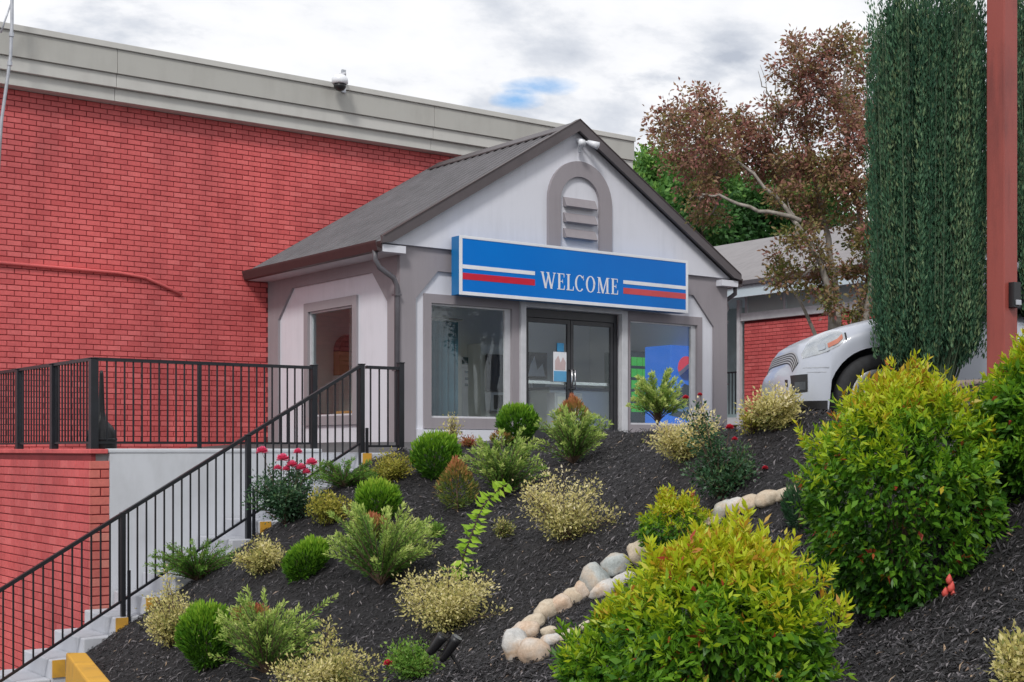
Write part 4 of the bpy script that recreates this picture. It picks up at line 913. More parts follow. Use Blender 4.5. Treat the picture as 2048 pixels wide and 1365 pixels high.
LM['forest'] = leafm('forest_leaves', [(0, (.03, .10, .025)), (.5, (.10, .25, .05)), (1, (.26, .44, .08))], .6, .25)
M['petal'] = mat('rose_petals', (.86, .20, .34), (.76, .11, .24), 60, .5); M['petal_red'] = mat('red_petals', (.66, .05, .09), (.54, .03, .06), 60, .5); M['berry'] = mat('coral_petals', (.70, .12, .09), (.55, .06, .05), 60, .6)
PLN = {}
def plant(name, base, label, cat, group=None): return thing(name, base, label, cat, group)

def shell_dirs(n, up=.15):
    d = rdir(n); d[:, 2] = np.abs(d[:, 2] + up) * np.where(R.random(n) < .86, 1, -.35); return nrm(d)
def nandina(px, py, w, h, label, n=9000, spikes=1.0, warm=0.0, name='nandina_bush', group='large yellow green nandina bushes', topw=.8, leafs=1.0):
    p, d = ground(px, py); s = d / F; rx = w * s / 2; hz = h * s; rz = hz / 2
    t = plant(name, p, label, 'bush', group); c = p + Vector((0, 0, rz))
    def width(v): return np.interp(v, [-1, -.7, -.2, .25, .7, 1.0], [.62, .84, 1.0, 1.0, topw, topw * .92])     # crown profile by height
    ns = n // 7; v = R.uniform(-1, 1, ns); v = np.where(R.random(ns) < .35, np.abs(v) ** .6, v); a = R.uniform(0, 6.283, ns)
    rad = .45 + .55 * R.random(ns) ** .42; capr = np.sqrt(np.clip(1 - np.clip((np.abs(v) - .45) / .55, 0, 1) ** 2.6, 0, 1))
    lump = 1 + .09 * np.sin(a * 5 + px) * np.cos(v * 5 + py) + .06 * np.sin(a * 11 + v * 8); top = v > .55; inner = R.random(ns)
    wr = width(v) * np.where(top, np.maximum(capr, .0) * inner ** .22, np.maximum(capr, .55)) * rad * lump
    nf = lambda aa, vv, f, o: np.array([mn.noise((math.cos(x) * f + o, math.sin(x) * f, y * f + o)) for x, y in zip(aa, vv)])
    n1_ = nf(a, v, 1.5, px * .37); n2_ = nf(a, v, 3.6, py * .21); nz = 1.5 * n1_ + 1.3 * n2_; wr = wr * (1 + .20 * n1_ + .16 * n2_)
    ctr = np.stack([np.cos(a) * rx * wr, np.sin(a) * rx * wr, v * rz * (.93 + .07 * lump + (.14 * n1_ + .12 * n2_) * (v > .25))], 1)
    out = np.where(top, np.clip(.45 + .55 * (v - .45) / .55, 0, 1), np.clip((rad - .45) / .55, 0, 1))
    dropn = (n2_ < -.16) & (rad > .72) & (R.random(ns) < .75); ctr[dropn, :2] *= .62; ctr[dropn & (v > .3), 2] -= .22 * rz; out[dropn] *= .45
    sp = (v > .45) & (R.random(ns) < .34 * spikes); ctr[sp, 2] += rz * R.uniform(.02, .13, sp.sum())
    dirs = nrm(np.stack([np.cos(a) * (1.1 - np.abs(v)), np.sin(a) * (1.1 - np.abs(v)), v * .9], 1)); ctr += np.array(c)
    axis = nrm(dirs * .8 + np.array([0, 0, .75]) + R.normal(size=(ns, 3)) * .35)
    # long shoots standing out of the crown
    src = np.nonzero((v > .0) & (rad > .72))[0]; src = R.choice(src, min(len(src), int(34 * spikes * (w / 400) + 8)), replace=False); ex = []
    for q in range(1, 5): ex.append(ctr[src] + nrm(axis[src] + np.array([0, 0, .5])) * (.028 * q * leafs) * R.uniform(.8, 1.1))
    rp_ = np.tile(src, 4); ctr = np.concatenate([ctr] + ex); axis = np.concatenate([axis, axis[rp_]]); v = np.concatenate([v, np.minimum(v[rp_] + np.repeat([.05, .1, .16, .22], len(src)), 1.15)]); a = np.concatenate([a, a[rp_]]); out = np.concatenate([out, out[rp_]]); nz = np.concatenate([nz, nz[rp_]]); ns = len(ctr)
    k = 7; C_ = np.repeat(ctr, k, 0); A_ = np.repeat(axis, k, 0)
    spread = nrm(np.cross(A_, rdir(ns * k))); j = np.tile(np.linspace(0, 1, k), ns)
    stem = R.uniform(.03, .085, ns).repeat(k) * leafs
    P = C_ + A_ * (stem * j)[:, None]; D = nrm(A_ * (.35 + .6 * j)[:, None] + spread * (.9 - .35 * j)[:, None] + np.array([0, 0, -.28]) * (1 - np.clip(A_[:, 2:3], 0, 1)))
    L = R.uniform(.034, .064, ns * k) * leafs; Wd = L * R.uniform(.24, .38, ns * k)
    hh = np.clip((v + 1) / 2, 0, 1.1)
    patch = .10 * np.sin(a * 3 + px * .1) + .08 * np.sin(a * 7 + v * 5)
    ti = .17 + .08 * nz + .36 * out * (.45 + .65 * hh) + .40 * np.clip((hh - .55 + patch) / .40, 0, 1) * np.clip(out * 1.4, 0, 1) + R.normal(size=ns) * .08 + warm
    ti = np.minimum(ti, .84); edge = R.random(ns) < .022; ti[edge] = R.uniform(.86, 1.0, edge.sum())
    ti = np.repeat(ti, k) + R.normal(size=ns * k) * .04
    V = leaves_arrays(P, D, rdir(ns * k), L, Wd, .22)
    # broad older leaves skirting the bush down to the ground
    m = n // 3; v2 = R.uniform(-1.08, .35, m); a2 = R.uniform(0, 6.283, m); r2 = .72 + .30 * R.random(m) ** .6; m1_ = nf(a2, v2, 1.5, px * .37); m2_ = nf(a2, v2, 3.6, py * .21); w2 = width(np.clip(v2, -1, 1)) * r2 * (1 + .20 * m1_ + .16 * m2_) * np.where((m2_ < -.18) & (R.random(m) < .7), .7, 1)
    q = np.stack([np.cos(a2) * rx * w2, np.sin(a2) * rx * w2, v2 * rz], 1) + np.array(c); o2 = np.stack([np.cos(a2), np.sin(a2), 0 * a2], 1)
    L2 = R.uniform(.036, .066, m) * leafs; V2 = leaves_arrays(q, nrm(o2 * .7 + np.array([0, 0, -.45]) + R.normal(size=(m, 3)) * .4), rdir(m), L2, L2 * .52, .18)
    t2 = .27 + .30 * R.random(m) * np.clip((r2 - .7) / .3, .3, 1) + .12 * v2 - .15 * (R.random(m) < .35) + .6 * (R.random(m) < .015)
    V = np.concatenate([V, V2]); ti = np.concatenate([ti, t2]); V4 = V.reshape(-1, 4, 3)
    ok = V4[:, :, 2].min(1) > bedz(V4[:, 0, 0], V4[:, 0, 1]) - .03
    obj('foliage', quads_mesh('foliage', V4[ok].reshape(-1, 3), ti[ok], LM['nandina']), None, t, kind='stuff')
    b = MB()
    for k_ in range(14):
        a_ = R.uniform(0, 6.28); r = rx * R.uniform(.15, .6); zt2 = rz * R.uniform(.9, 1.6)
        b.tube([p + Vector((R.normal() * .05, R.normal() * .05, -.04)), p + Vector((math.cos(a_) * r * .5, math.sin(a_) * r * .5, zt2 * .55)), p + Vector((math.cos(a_) * r, math.sin(a_) * r, zt2))], [.010, .007, .004], 5)
    obj('stem', b, M['twig'], t, kind='stuff'); return t, p, s
def globe(px, py, w, h, label, lean=0, cone=False, mt='globe', name='globe_arborvitae', cat='shrub', group='clipped round green shrubs', n=3800, tb=0.0):
    p, d = ground(px, py); s = d / F; rx = w * s / 2; rz = h * s / 2; t = plant(name, p, label, cat, group); c = np.array(p) + np.array([0, 0, rz * .96])
    d_ = rdir(n); rad = .55 + .45 * R.random(n) ** .5; lump = 1 + .05 * np.sin(d_[:, 0] * 9 + px) + .05 * np.sin(d_[:, 1] * 8 + d_[:, 2] * 6)
    q = d_ * rad[:, None] * lump[:, None]; f = np.where(q[:, 2] < 0, 1 + .25 * q[:, 2], 1)
    if cone: f = np.clip(.95 - .55 * q[:, 2], .1, 1.1)
    P = np.stack([q[:, 0] * rx * f, q[:, 1] * rx * f, q[:, 2] * rz], 1) + c
    P[:, 0] += .8 * lean * (P[:, 2] - p.z); P[:, 1] -= .6 * lean * (P[:, 2] - p.z)
    A = nrm(d_ * .75 + np.array([0, 0, .8]) + R.normal(size=(n, 3)) * .22)
    L = R.uniform(.024, .05, n) * (.7 + .6 * rx / .2); V = leaves_arrays(P, A, rdir(n), L, L * R.uniform(.20, .36, n), .15)
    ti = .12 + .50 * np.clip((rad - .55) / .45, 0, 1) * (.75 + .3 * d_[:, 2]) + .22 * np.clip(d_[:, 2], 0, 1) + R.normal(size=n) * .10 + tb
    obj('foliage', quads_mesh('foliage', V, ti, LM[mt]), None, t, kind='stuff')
    b = MB(); b.tube([p - Vector((0, 0, .05)), p + Vector((0, 0, rz * 1.0))], [.016, .008], 6); obj('stem', b, M['twig'], t); return t
def sprays(px, py, w, h, label, mt='juniper', nb=60, flat=.0, name='juniper_shrub', cat='shrub', group='feathery spreading junipers', needle=.022, dens=55, extra=(), vase=0.0, tb=0.0):
    """arching feathered branches fanning from the base"""
    w *= 1.2; h *= (1.45 if flat else 1.2); nb = int(nb * 1.15); p, d = ground(px, py); s = d / F; rx = w * s / 2; hz = h * s; t = plant(name, p, label, cat, group); stems = MB(); PP = []; DD = []; TT = []; LL = []
    specs = []
    for k in range(nb):
        a = R.uniform(0, 6.283); rr = R.uniform(.25, 1.0) ** .7; up = (1 - .50 * rr ** 2) * R.uniform(.55, 1.15) if not flat else R.uniform(.30, .9) * (1 - .25 * rr)
        specs.append((a, rr * rx, up * hz))
    for (dx, dz) in extra:            # long stray shoots, given in photo pixels from the base
        specs.append((None, dx * s, dz * s))
    for (a, rr, zz) in specs:
        e = Vector((math.cos(a) * rr, math.sin(a) * rr, 0)) if a is not None else Vector((.8 * rr, -.6 * rr, 0))
        c1 = Vector((e.x * (.30 - .2 * vase), e.y * (.30 - .2 * vase), zz * (.50 + .1 * vase))); c2 = Vector((e.x * .75, e.y * .75, zz * .90)); e3 = Vector((e.x * 1.05, e.y * 1.05, zz * (1.03 if not flat else .95)))
        pts = []
        for q in range(9):
            u = q / 8; pts.append(p + c1 * 3 * u * (1 - u) ** 2 + c2 * 3 * u * u * (1 - u) + e3 * u ** 3)
        stems.tube(pts[:8], [.007 - .0007 * i for i in range(8)], 4, cap=False)
        pa = np.array(pts); L_ = np.linalg.norm(np.diff(pa, axis=0), axis=1).sum(); m = max(16, int(dens * 1.7 * L_ / .4))
        u = R.uniform(.18 + .25 * vase, 1.0, m); i = np.minimum((u * 8).astype(int), 7); fr = u * 8 - i
        base = pa[i] + (pa[i + 1] - pa[i]) * fr[:, None]; tan = nrm(pa[i + 1] - pa[i]); lat = nrm(np.cross(tan, rdir(m)))
        side = R.uniform(0, .034, m) * (1.2 - u); base = base + lat * side[:, None]
        PP.append(base); DD.append(nrm(tan * .85 + lat * .75 + np.array([0, 0, .15]))); LL.append(R.uniform(.6, 1.4, m) * needle)
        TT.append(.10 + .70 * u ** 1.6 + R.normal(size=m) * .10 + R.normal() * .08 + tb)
    P = np.concatenate(PP); D = np.concatenate(DD); L = np.concatenate(LL) * 1.6; V = leaves_arrays(P, D, rdir(len(P)), L, L * .27, .1)
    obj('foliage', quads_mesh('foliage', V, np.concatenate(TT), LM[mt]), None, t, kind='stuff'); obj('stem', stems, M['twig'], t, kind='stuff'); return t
def twiggy(px, py, w, h, label, mt='cream', n=2200, name='variegated_shrub', cat='shrub', group='cream variegated shrubs', leaf=.024, spike=None, open_=.5, tb=0.0, hcol=0.0, blooms=(), bm='petal', bloom=.032, par_stem='twig', extra=()):
    """loose small-leaved shrub: forking twigs with small oval leaves"""
    w *= 1.14; h *= 1.12; n = int(n * 1.9); leaf *= 1.12; p, d = ground(px, py); s = d / F; rx = w * s / 2; hz = h * s; t = plant(name, p, label, cat, group); st = MB(); PP = []; TT = []; AA = []
    nb = 34; ends = []
    for k in range(nb):
        a = R.uniform(0, 6.283); rr = R.uniform(.1, 1) ** .6 * rx; zz = hz * (R.uniform(.35, 1.0) * (1 - .35 * (rr / rx) ** 2)); ends.append(Vector((math.cos(a) * rr, math.sin(a) * rr, zz)))
    for (dx, dz) in ([spike] if spike else []) + list(extra):
        for q in range(3): ends.append(Vector((.8 * dx * s + R.normal() * .01, -.6 * dx * s + R.normal() * .01, dz * s * (1 - .12 * q))))
    per = max(20, n // len(ends))
    for e in ends:
        mid = Vector((e.x * .45 + R.normal() * .02, e.y * .45 + R.normal() * .02, e.z * .6)); st.tube([p - Vector((0, 0, .02)), p + mid, p + e], [.005, .0035, .0015], 4, cap=False)
        m = per; u = R.uniform(.22, 1.03, m); a_ = np.array(p + mid); e_ = np.array(p + e); b0 = np.array(p)
        pos = np.where(u[:, None] < .5, b0 + (a_ - b0) * (u / .5)[:, None], a_ + (e_ - a_) * ((u - .5) / .5)[:, None]); off = R.normal(size=(m, 3)) * (.018 + .055 * open_ * rx / .25 * (u * (1.2 - u)))[:, None]
        PP.append(pos + off); AA.append(nrm(off + np.array([0, 0, .02]) + R.normal(size=(m, 3)) * .012)); hf = np.clip((pos[:, 2] + off[:, 2] - p.z) / hz, 0, 1)
        TT.append(.22 + .30 * u + hcol * hf + R.normal(size=m) * .14 + R.normal() * .08 + tb)
    P = np.concatenate(PP); A = np.concatenate(AA); g_ = bedz(P[:, 0], P[:, 1]); ok = P[:, 2] > g_ + .005; P = P[ok]; A = A[ok]; T_ = np.concatenate(TT)[ok]
    L = R.uniform(.6, 1.3, len(P)) * leaf; V = leaves_arrays(P, A, rdir(len(P)), L, L * R.uniform(.4, .6, len(P)), .18)
    obj('foliage', quads_mesh('foliage', V, T_, LM[mt]), None, t, kind='stuff'); obj('stem', st, M[par_stem], t, kind='stuff')
    for (bx, by, bs) in blooms:
        dx = (bx - px) * s; c = p + Vector((.8 * dx, -.6 * dx, (py - by) * s)) + Vector((-.6, -.8, 0)) * rx * .35
        b = MB(); b.tube([p + Vector((0, 0, .05)), p + (c - p) * .6 + Vector((0, 0, .03)), c], [.004, .003, .002], 4, cap=False); obj('flower_stalk', b, M['twig'], t)
        b = MB()
        for j in range(26):
            ph = j * 2.4; el = -.35 + 1.75 * j / 26; r = bs * s * .92
            ax = Vector((math.cos(ph) * math.cos(el), math.sin(ph) * math.cos(el), math.sin(el) * .85)); sd = ax.cross(Vector((0, 0, 1))).normalized(); up = sd.cross(ax)
            b.add([c, c + ax * r * .6 + sd * r * .5, c + ax * r + up * r * .15, c + ax * r * .6 - sd * r * .5], [(0, 1, 2, 3)])
        obj('bloom', b, M[bm], t, fix=False)
    return t

# ------------------------------------------------------------------ planting on the bank
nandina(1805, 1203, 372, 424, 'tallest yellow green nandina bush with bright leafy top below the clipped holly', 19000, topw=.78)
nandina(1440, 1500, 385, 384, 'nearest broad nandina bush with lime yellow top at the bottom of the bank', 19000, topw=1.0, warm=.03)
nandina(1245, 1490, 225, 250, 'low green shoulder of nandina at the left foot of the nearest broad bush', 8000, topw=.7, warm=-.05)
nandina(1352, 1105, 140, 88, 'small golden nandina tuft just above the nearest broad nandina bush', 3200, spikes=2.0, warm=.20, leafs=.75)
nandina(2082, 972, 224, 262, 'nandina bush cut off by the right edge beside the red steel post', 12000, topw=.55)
globe(1600, 1065, 66, 100, 'small dark green bush tucked against the left of the tallest nandina', mt='rose', name='dark_shrub', group=None, n=1400)
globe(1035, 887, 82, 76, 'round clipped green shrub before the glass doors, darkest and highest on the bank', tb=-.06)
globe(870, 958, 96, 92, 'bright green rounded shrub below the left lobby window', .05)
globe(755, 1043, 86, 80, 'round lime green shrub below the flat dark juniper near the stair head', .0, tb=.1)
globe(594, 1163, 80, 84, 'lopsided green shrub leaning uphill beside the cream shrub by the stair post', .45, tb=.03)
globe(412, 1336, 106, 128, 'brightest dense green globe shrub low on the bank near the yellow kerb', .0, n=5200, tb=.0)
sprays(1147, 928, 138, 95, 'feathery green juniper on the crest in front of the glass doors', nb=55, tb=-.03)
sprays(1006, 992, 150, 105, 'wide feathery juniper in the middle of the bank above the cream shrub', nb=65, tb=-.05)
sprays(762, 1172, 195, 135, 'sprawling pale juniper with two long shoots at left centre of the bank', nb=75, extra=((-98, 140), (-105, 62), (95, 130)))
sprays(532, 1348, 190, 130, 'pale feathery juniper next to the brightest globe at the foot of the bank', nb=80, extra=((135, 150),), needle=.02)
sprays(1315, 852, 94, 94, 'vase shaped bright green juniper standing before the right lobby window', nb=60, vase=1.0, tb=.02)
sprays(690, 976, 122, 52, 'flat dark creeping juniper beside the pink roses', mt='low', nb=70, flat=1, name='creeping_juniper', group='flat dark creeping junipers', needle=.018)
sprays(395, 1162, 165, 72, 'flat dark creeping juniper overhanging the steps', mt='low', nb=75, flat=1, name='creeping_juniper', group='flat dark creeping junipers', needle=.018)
twiggy(1132, 1084, 160, 138, 'airy cream variegated shrub in the middle of the bank with pale top sprigs', n=2600, open_=.7, hcol=.25, extra=((105, 58), (-70, 120)))
twiggy(905, 1255, 205, 120, 'broad cream yellow variegated shrub at the base of the lime sapling', n=3600, open_=.8, hcol=.08)
twiggy(655, 1392, 190, 92, 'cream yellow variegated shrub at the bottom edge with one upright sprig', n=2800, spike=(2, 145), open_=.7, tb=.0)
twiggy(345, 1292, 115, 100, 'cream shrub beside the steps half behind the brightest globe', n=1900, open_=.6, extra=((-8, 150),))
twiggy(525, 1148, 98, 74, 'small cream variegated shrub at the foot of the upper stair post', n=1700, open_=.5)
twiggy(655, 1047, 84, 62, 'small golden shrub below the pink roses', mt='gold', n=1500, open_=.4, name='golden_shrub', group='small golden shrubs')
twiggy(786, 963, 84, 62, 'small golden shrub at the head of the stairs near the landing railing', mt='gold', n=1500, open_=.4, name='golden_shrub', group='small golden shrubs')
twiggy(1372, 922, 140, 96, 'cream pink variegated shrub before the right side of the lobby', n=2800, open_=.6, hcol=.3, extra=((-55, 72), (35, 112)))
twiggy(1550, 864, 108, 86, 'rounded cream shrub in front of the parked car', n=3000, open_=.35, hcol=.1)
twiggy(2052, 1380, 112, 108, 'cream variegated shrub cut off by the lower right corner', n=1800, open_=.6)
twiggy(905, 905, 40, 74, 'thin cream sprig behind the bright rounded shrub below the left window', n=420, open_=.3, spike=(4, 74))
twiggy(330, 1240, 70, 62, 'sparse cream twigs lying over the edge of the steps', n=380, open_=1.0)
globe(914, 1018, 78, 98, 'small rust and green conical shrub below the wide feathery juniper', mt='rust', cone=True, name='rust_shrub', group='small rust tinted shrubs', n=1500)
globe(742, 1082, 72, 50, 'rust red shrub peeping over the sprawling pale juniper', mt='rust', name='rust_shrub', group='small rust tinted shrubs', n=1300, tb=.08)
globe(505, 1262, 76, 48, 'dark red shrub behind the pale feathery juniper at the foot of the bank', mt='rust', name='rust_shrub', group='small rust tinted shrubs', n=1300, tb=.10)
globe(1146, 868, 66, 74, 'orange tipped conical shrub rising behind the crest juniper at the doors', mt='rust', cone=True, name='rust_shrub', group='small rust tinted shrubs', n=1500, tb=.06)
globe(1003, 893, 44, 28, 'tiny orange green shrub at the foot of the darkest round shrub', mt='rust', name='rust_shrub', group='small rust tinted shrubs', n=500)
twiggy(825, 1358, 110, 68, 'low green creeping plant with a red tip beside the twin spotlights', mt='low', n=1500, open_=.5, name='ground_plant', group=None, tb=.25, blooms=((778, 1325, 12),), bm='petal_red')
twiggy(572, 1047, 135, 128, 'dark leaved rose bush with pink blooms beside the stair railing', mt='rose', n=3400, open_=.65, name='rose_bush', group='rose bushes', leaf=.03,
       blooms=((529, 905, 16), (570, 920, 17), (600, 906, 12), (588, 932, 15), (606, 938, 15), (627, 928, 16), (577, 940, 11), (617, 946, 12), (560, 938, 11)), tb=.05)
twiggy(1440, 993, 140, 108, 'dark straggling rose bush with a few red blooms below the lobby corner', mt='rose', n=2300, open_=.9, name='rose_bush', group='rose bushes', leaf=.028,
       blooms=((1455, 857, 11), (1465, 880, 8), (1525, 937, 8), (1368, 798, 9), (1396, 792, 7)), bm='petal_red', tb=.12, extra=((-60, 170), (-40, 180)))
twiggy(1508, 862, 60, 40, 'small red flowering plant left of the cream shrub by the car', mt='gold', n=420, open_=.9, name='flowering_plant', group=None, blooms=((1520, 834, 10), (1508, 838, 7)), bm='petal_red')
twiggy(1760, 1238, 50, 42, 'tiny weed growing alone in the mulch below the tallest nandina', mt='low', n=150, open_=1.0, name='weed', group='tiny weeds in the mulch', tb=.3)
twiggy(1008, 1075, 26, 36, 'tiny weed growing in the mulch beside the airy cream shrub', mt='cream', n=90, open_=1.0, name='weed', group='tiny weeds in the mulch', tb=-.2)
twiggy(870, 1075, 24, 26, 'tiny weed growing in the mulch left of the lime sapling', mt='low', n=70, open_=1.0, name='weed', group='tiny weeds in the mulch', tb=.3)
twiggy(938, 893, 26, 16, 'tiny red weed below the plinth of the left lobby window', mt='rust', n=130, open_=.8, name='weed', group='tiny weeds in the mulch', tb=.35)
# red berries at the foot of the tallest nandina
p, d = ground(1892, 1192); rb = thing('red_flower', p, 'coral red flower buds at the lower right foot of the tallest nandina', 'flower'); s_ = d / F
b = MB(); b.tube([p, p + Vector((0, 0, .03))], .004, 5); obj('stalk', b, M['twig'], rb)
for k, (dx, dz, r) in enumerate(((-9, 8, 8), (3, 18, 9), (-1, 34, 8), (7, 6, 7))):
    b = MB(); c = p + Vector((.8 * dx * s_, -.6 * dx * s_, dz * s_)) + Vector((-.6, -.8, 0)) * .06; q = Vector((random.uniform(-.3, .3), random.uniform(-.3, .3), 1)) * r * s_
    b.tube([c - q * 1.2, c - q * .7, c, c + q * .8, c + q * 1.5], [r * s_ * .2, r * s_ * .7, r * s_ * .85, r * s_ * .5, .0006], 7); obj('petal', b, M['berry'], rb, smooth=True)
# lime sapling arching up the bank: leaves large enough to be parts
p, d = ground(925, 1160); s_ = d / F; sp = thing('lime_sapling', p, 'arching lime green sapling with paired leaves in the middle of the bank', 'plant')
path = [p + Vector((.8 * dx * s_, -.6 * dx * s_, dz * s_)) + Vector((-.6, -.8, 0)) * f for dx, dz, f in ((0, 0, 0), (-8, 20, .03), (8, 60, .10), (24, 105, .15), (40, 145, .16), (62, 172, .12), (92, 192, .05))]
b = MB(); b.tube(path, [.006, .006, .005, .005, .004, .003, .002], 6); obj('stem', b, M['twig'], sp, smooth=True)
lm_ = {}
for k in range(88):
    u = .06 + .94 * k / 87 + random.uniform(-.01, .01); u = min(u, 1); i = min(int(u * 6), 5); f = u * 6 - i; c = path[i].lerp(path[i + 1], f); tn = (path[i + 1] - path[i]).normalized()
    sd = tn.cross(Vector((-.6, -.8, 0))).normalized() * (1 if k % 2 else -1)
    L = .098 * (1 - .35 * abs(u - .45)) * random.uniform(.5, 1.2)
    D = (sd * random.uniform(.5, 1.0) + tn * random.uniform(-.1, .7) + Vector((-.6, -.8, 0)) * random.uniform(-.2, .5) + Vector((0, 0, random.uniform(-.65, -.05)))).normalized(); S_ = D.cross(Vector((random.uniform(-.5, .2), -.6, .75))).normalized()
    me = quads_mesh('leaf', leaves_arrays([(0, 0, 0)], [tuple(D)], [tuple(S_)], [L], [L * .55], .15, .4), np.array([random.random()]), LM['lime'])
    o = bpy.data.objects.new('leaf', me); COL.objects.link(o); o.parent = sp; o.matrix_parent_inverse = sp.matrix_basis.inverted(); o.location = c
for k in range(16):
    a = random.uniform(0, 6.28); c = p + Vector((math.cos(a) * .10, math.sin(a) * .10, random.uniform(.0, .09))); D = Vector((math.cos(a), math.sin(a), random.uniform(-.2, .3))).normalized(); S_ = D.cross(Vector((0, 0, 1))); L = random.uniform(.08, .115)
    me = quads_mesh('leaf', leaves_arrays([(0, 0, 0)], [tuple(D)], [tuple(S_)], [L], [L * .6], .15, .4), np.array([random.random() * .6]), LM['lime'])
    o = bpy.data.objects.new('leaf', me); COL.objects.link(o); o.parent = sp; o.matrix_parent_inverse = sp.matrix_basis.inverted(); o.location = c

# ------------------------------------------------------------------ edging stones
def stonem(name, a, b_, c):
    t = NT(name); p = t.pos(); oi = t.n('ShaderNodeObjectInfo')
    col = t.ramp(t.noise(5, 5, .6, p, .5), [(.36, a), (.5, b_), (.66, c)]); sp_ = t.ramp(t.noise(60, 4, .7, p), [(.35, (.78, .76, .74)), (.6, (1.05, 1.05, 1.05))])
    t.ln(t.mix(.8, col, sp_, 'MULTIPLY'), t.b.inputs['Base Color']); t.b.inputs['Roughness'].default_value = .8; t.bump(t.noise(22, 6, .65, p), .5, .012); return t.m
SM = {'w': stonem('white_stone', (.46, .46, .45), (.60, .58, .55), (.56, .42, .30)), 't': stonem('tan_stone', (.45, .38, .28), (.57, .49, .38), (.50, .39, .28)), 'g': stonem('grey_stone', (.34, .38, .38), (.45, .48, .47), (.52, .42, .32)), 'o': stonem('orange_stone', (.50, .34, .23), (.59, .46, .35), (.57, .51, .45))}
from mathutils import noise as mn
def stone(cx, cy, w, h, m, label, tilt=0.0, seed=0):
    p, d = ground(cx, cy + h * .42); s = d / F; t = bpy.data.meshes.new('edging_stone'); bm = bmesh.new(); bmesh.ops.create_icosphere(bm, subdivisions=3, radius=1)
    rx, rz = w * s / 2, h * s / 2; ry = max(rx, rz) * .8
    for v in bm.verts:
        n_ = mn.noise(v.co * 1.1 + Vector((seed * 3.7, 0, seed))) * .26 + mn.noise(v.co * 2.3 + Vector((0, seed * 5.1, 0))) * .15 + abs(mn.noise(v.co * 4.5 + Vector((seed, 0, 2)))) * .09
        c = v.co * (1 + n_); c = Vector((math.copysign(abs(c.x) ** .85, c.x), math.copysign(abs(c.y) ** .85, c.y), math.copysign(abs(c.z) ** .85, c.z)))
        v.co = Vector((c.x * rx, c.y * ry, c.z * rz))
    bm.to_mesh(t); bm.free(); t.polygons.foreach_set('use_smooth', [True] * len(t.polygons)); t.materials.append(SM[m])
    o = bpy.data.objects.new('edging_stone', t); COL.objects.link(o); c = W(cx, cy, d + ry * .2); o.location = c; o.rotation_euler = (0, 0, 0)
    o.matrix_world = Matrix.Translation(c) @ Matrix.Rotation(-math.atan2(.6, .8), 4, 'Z') @ Matrix.Rotation(-tilt, 4, 'Y')
    tag(o, label, 'stone', 'pale stones edging the bed'); return o
STN = [(1032, 1290, 58, 66, 'w', 'round white edging stone at the bottom left end of the stone row', .3), (1066, 1302, 66, 54, 'o', 'peach edging stone touching the round white one at the row end', -.1), (1050, 1262, 58, 40, 'o', 'orange tan edging stone lying on top of the bottom white stone', .2),
       (1064, 1246, 56, 34, 't', 'flat tan edging stone above the orange one near the lower row end', .5), (1098, 1262, 36, 22, 't', 'smallest tan edging stone inside the bend of the row', .2), (1100, 1280, 50, 26, 'w', 'flat pale edging stone below the smallest tan one', .25), (1130, 1270, 44, 20, 't', 'pale edging stone by the red berries of the nearest nandina', .5), (1172, 1250, 40, 16, 't', 'long thin edging stone leaning under the nearest nandina', .45),
       (1092, 1222, 52, 40, 't', 'golden tan edging stone in the middle of the lower row', .6), (1122, 1208, 48, 40, 'o', 'warm tan edging stone between the golden and grey ones', .6), (1146, 1192, 46, 36, 't', 'small buff edging stone below the pair of big grey stones', .5), (1168, 1180, 42, 40, 'o', 'ochre edging stone at the lower left foot of the grey stone', .7),
       (1190, 1158, 58, 66, 'g', 'big blue grey domed edging stone, lower of the two', .55), (1208, 1178, 60, 32, 'w', 'flat pale mauve edging stone under the lower grey dome', .45), (1232, 1132, 62, 50, 'g', 'big pale grey domed edging stone, upper of the two', .5), (1246, 1158, 54, 28, 'w', 'low white edging stone half under the nearest nandina', .5), (1282, 1104, 52, 50, 't', 'tan domed edging stone at the upper end of the lower row', .4),
       (1448, 1018, 44, 36, 'g', 'grey edging stone behind the small golden nandina tuft', .5), (1470, 1012, 46, 34, 'w', 'pale rounded edging stone first in the upper row', .5), (1500, 1006, 58, 34, 't', 'long buff edging stone second in the upper row', .35), (1536, 996, 54, 32, 't', 'smooth tan edging stone third in the upper row', .3), (1566, 988, 44, 26, 't', 'small tan edging stone beside the dark shrub in the upper row', .35), (1590, 982, 36, 24, 'o', 'reddish edging stone at the top end of the upper row', .4), (1425, 1044, 40, 24, 'o', 'low orange edging stone just right of the golden tuft', .3)]
for i, (cx, cy, w_, h_, m_, lb_, tl) in enumerate(STN): stone(cx, cy + 2, w_ * .98, h_ * 1.0, m_, lb_, tl, i + 1)

# ------------------------------------------------------------------ twin garden spotlight
p, d = ground(925, 1352); s_ = d / F; gs_ = thing('garden_spotlight', p, 'twin headed black garden spotlight staked in the mulch', 'spotlight')
def rel(dx, dz, f=0): return p + Vector((.8 * dx * s_, -.6 * dx * s_, dz * s_)) + Vector((-.6, -.8, 0)) * f
b = MB(); b.tube([rel(4, -12), rel(-8, 20), rel(-24, 44)], [.012, .010, .012], 8); obj('stake', b, M['black'], gs_)
for (x0, z0, x1, z1) in ((-66, 44, -38, 82), (-42, 30, -10, 78)):
    A, B = rel(x0, z0, .03), rel(x1, z1, .06); b = MB(); b.tube([A, A.lerp(B, .12), A.lerp(B, .85), B], [.016, .026, .036, .038], 14); hd_ = obj('lamp_head', b, M['black'], gs_, smooth=True, bevel=0)
    b = MB(); n_ = (B - A).normalized(); b.tube([B + n_ * .001, B + n_ * .006], [.033, .033], 14); obj('lens', b, M['carglass'], hd_)
    b = MB(); b.tube([rel(-24, 44), A.lerp(B, .3)], .008, 6); obj('bracket', b, M['black'], gs_)

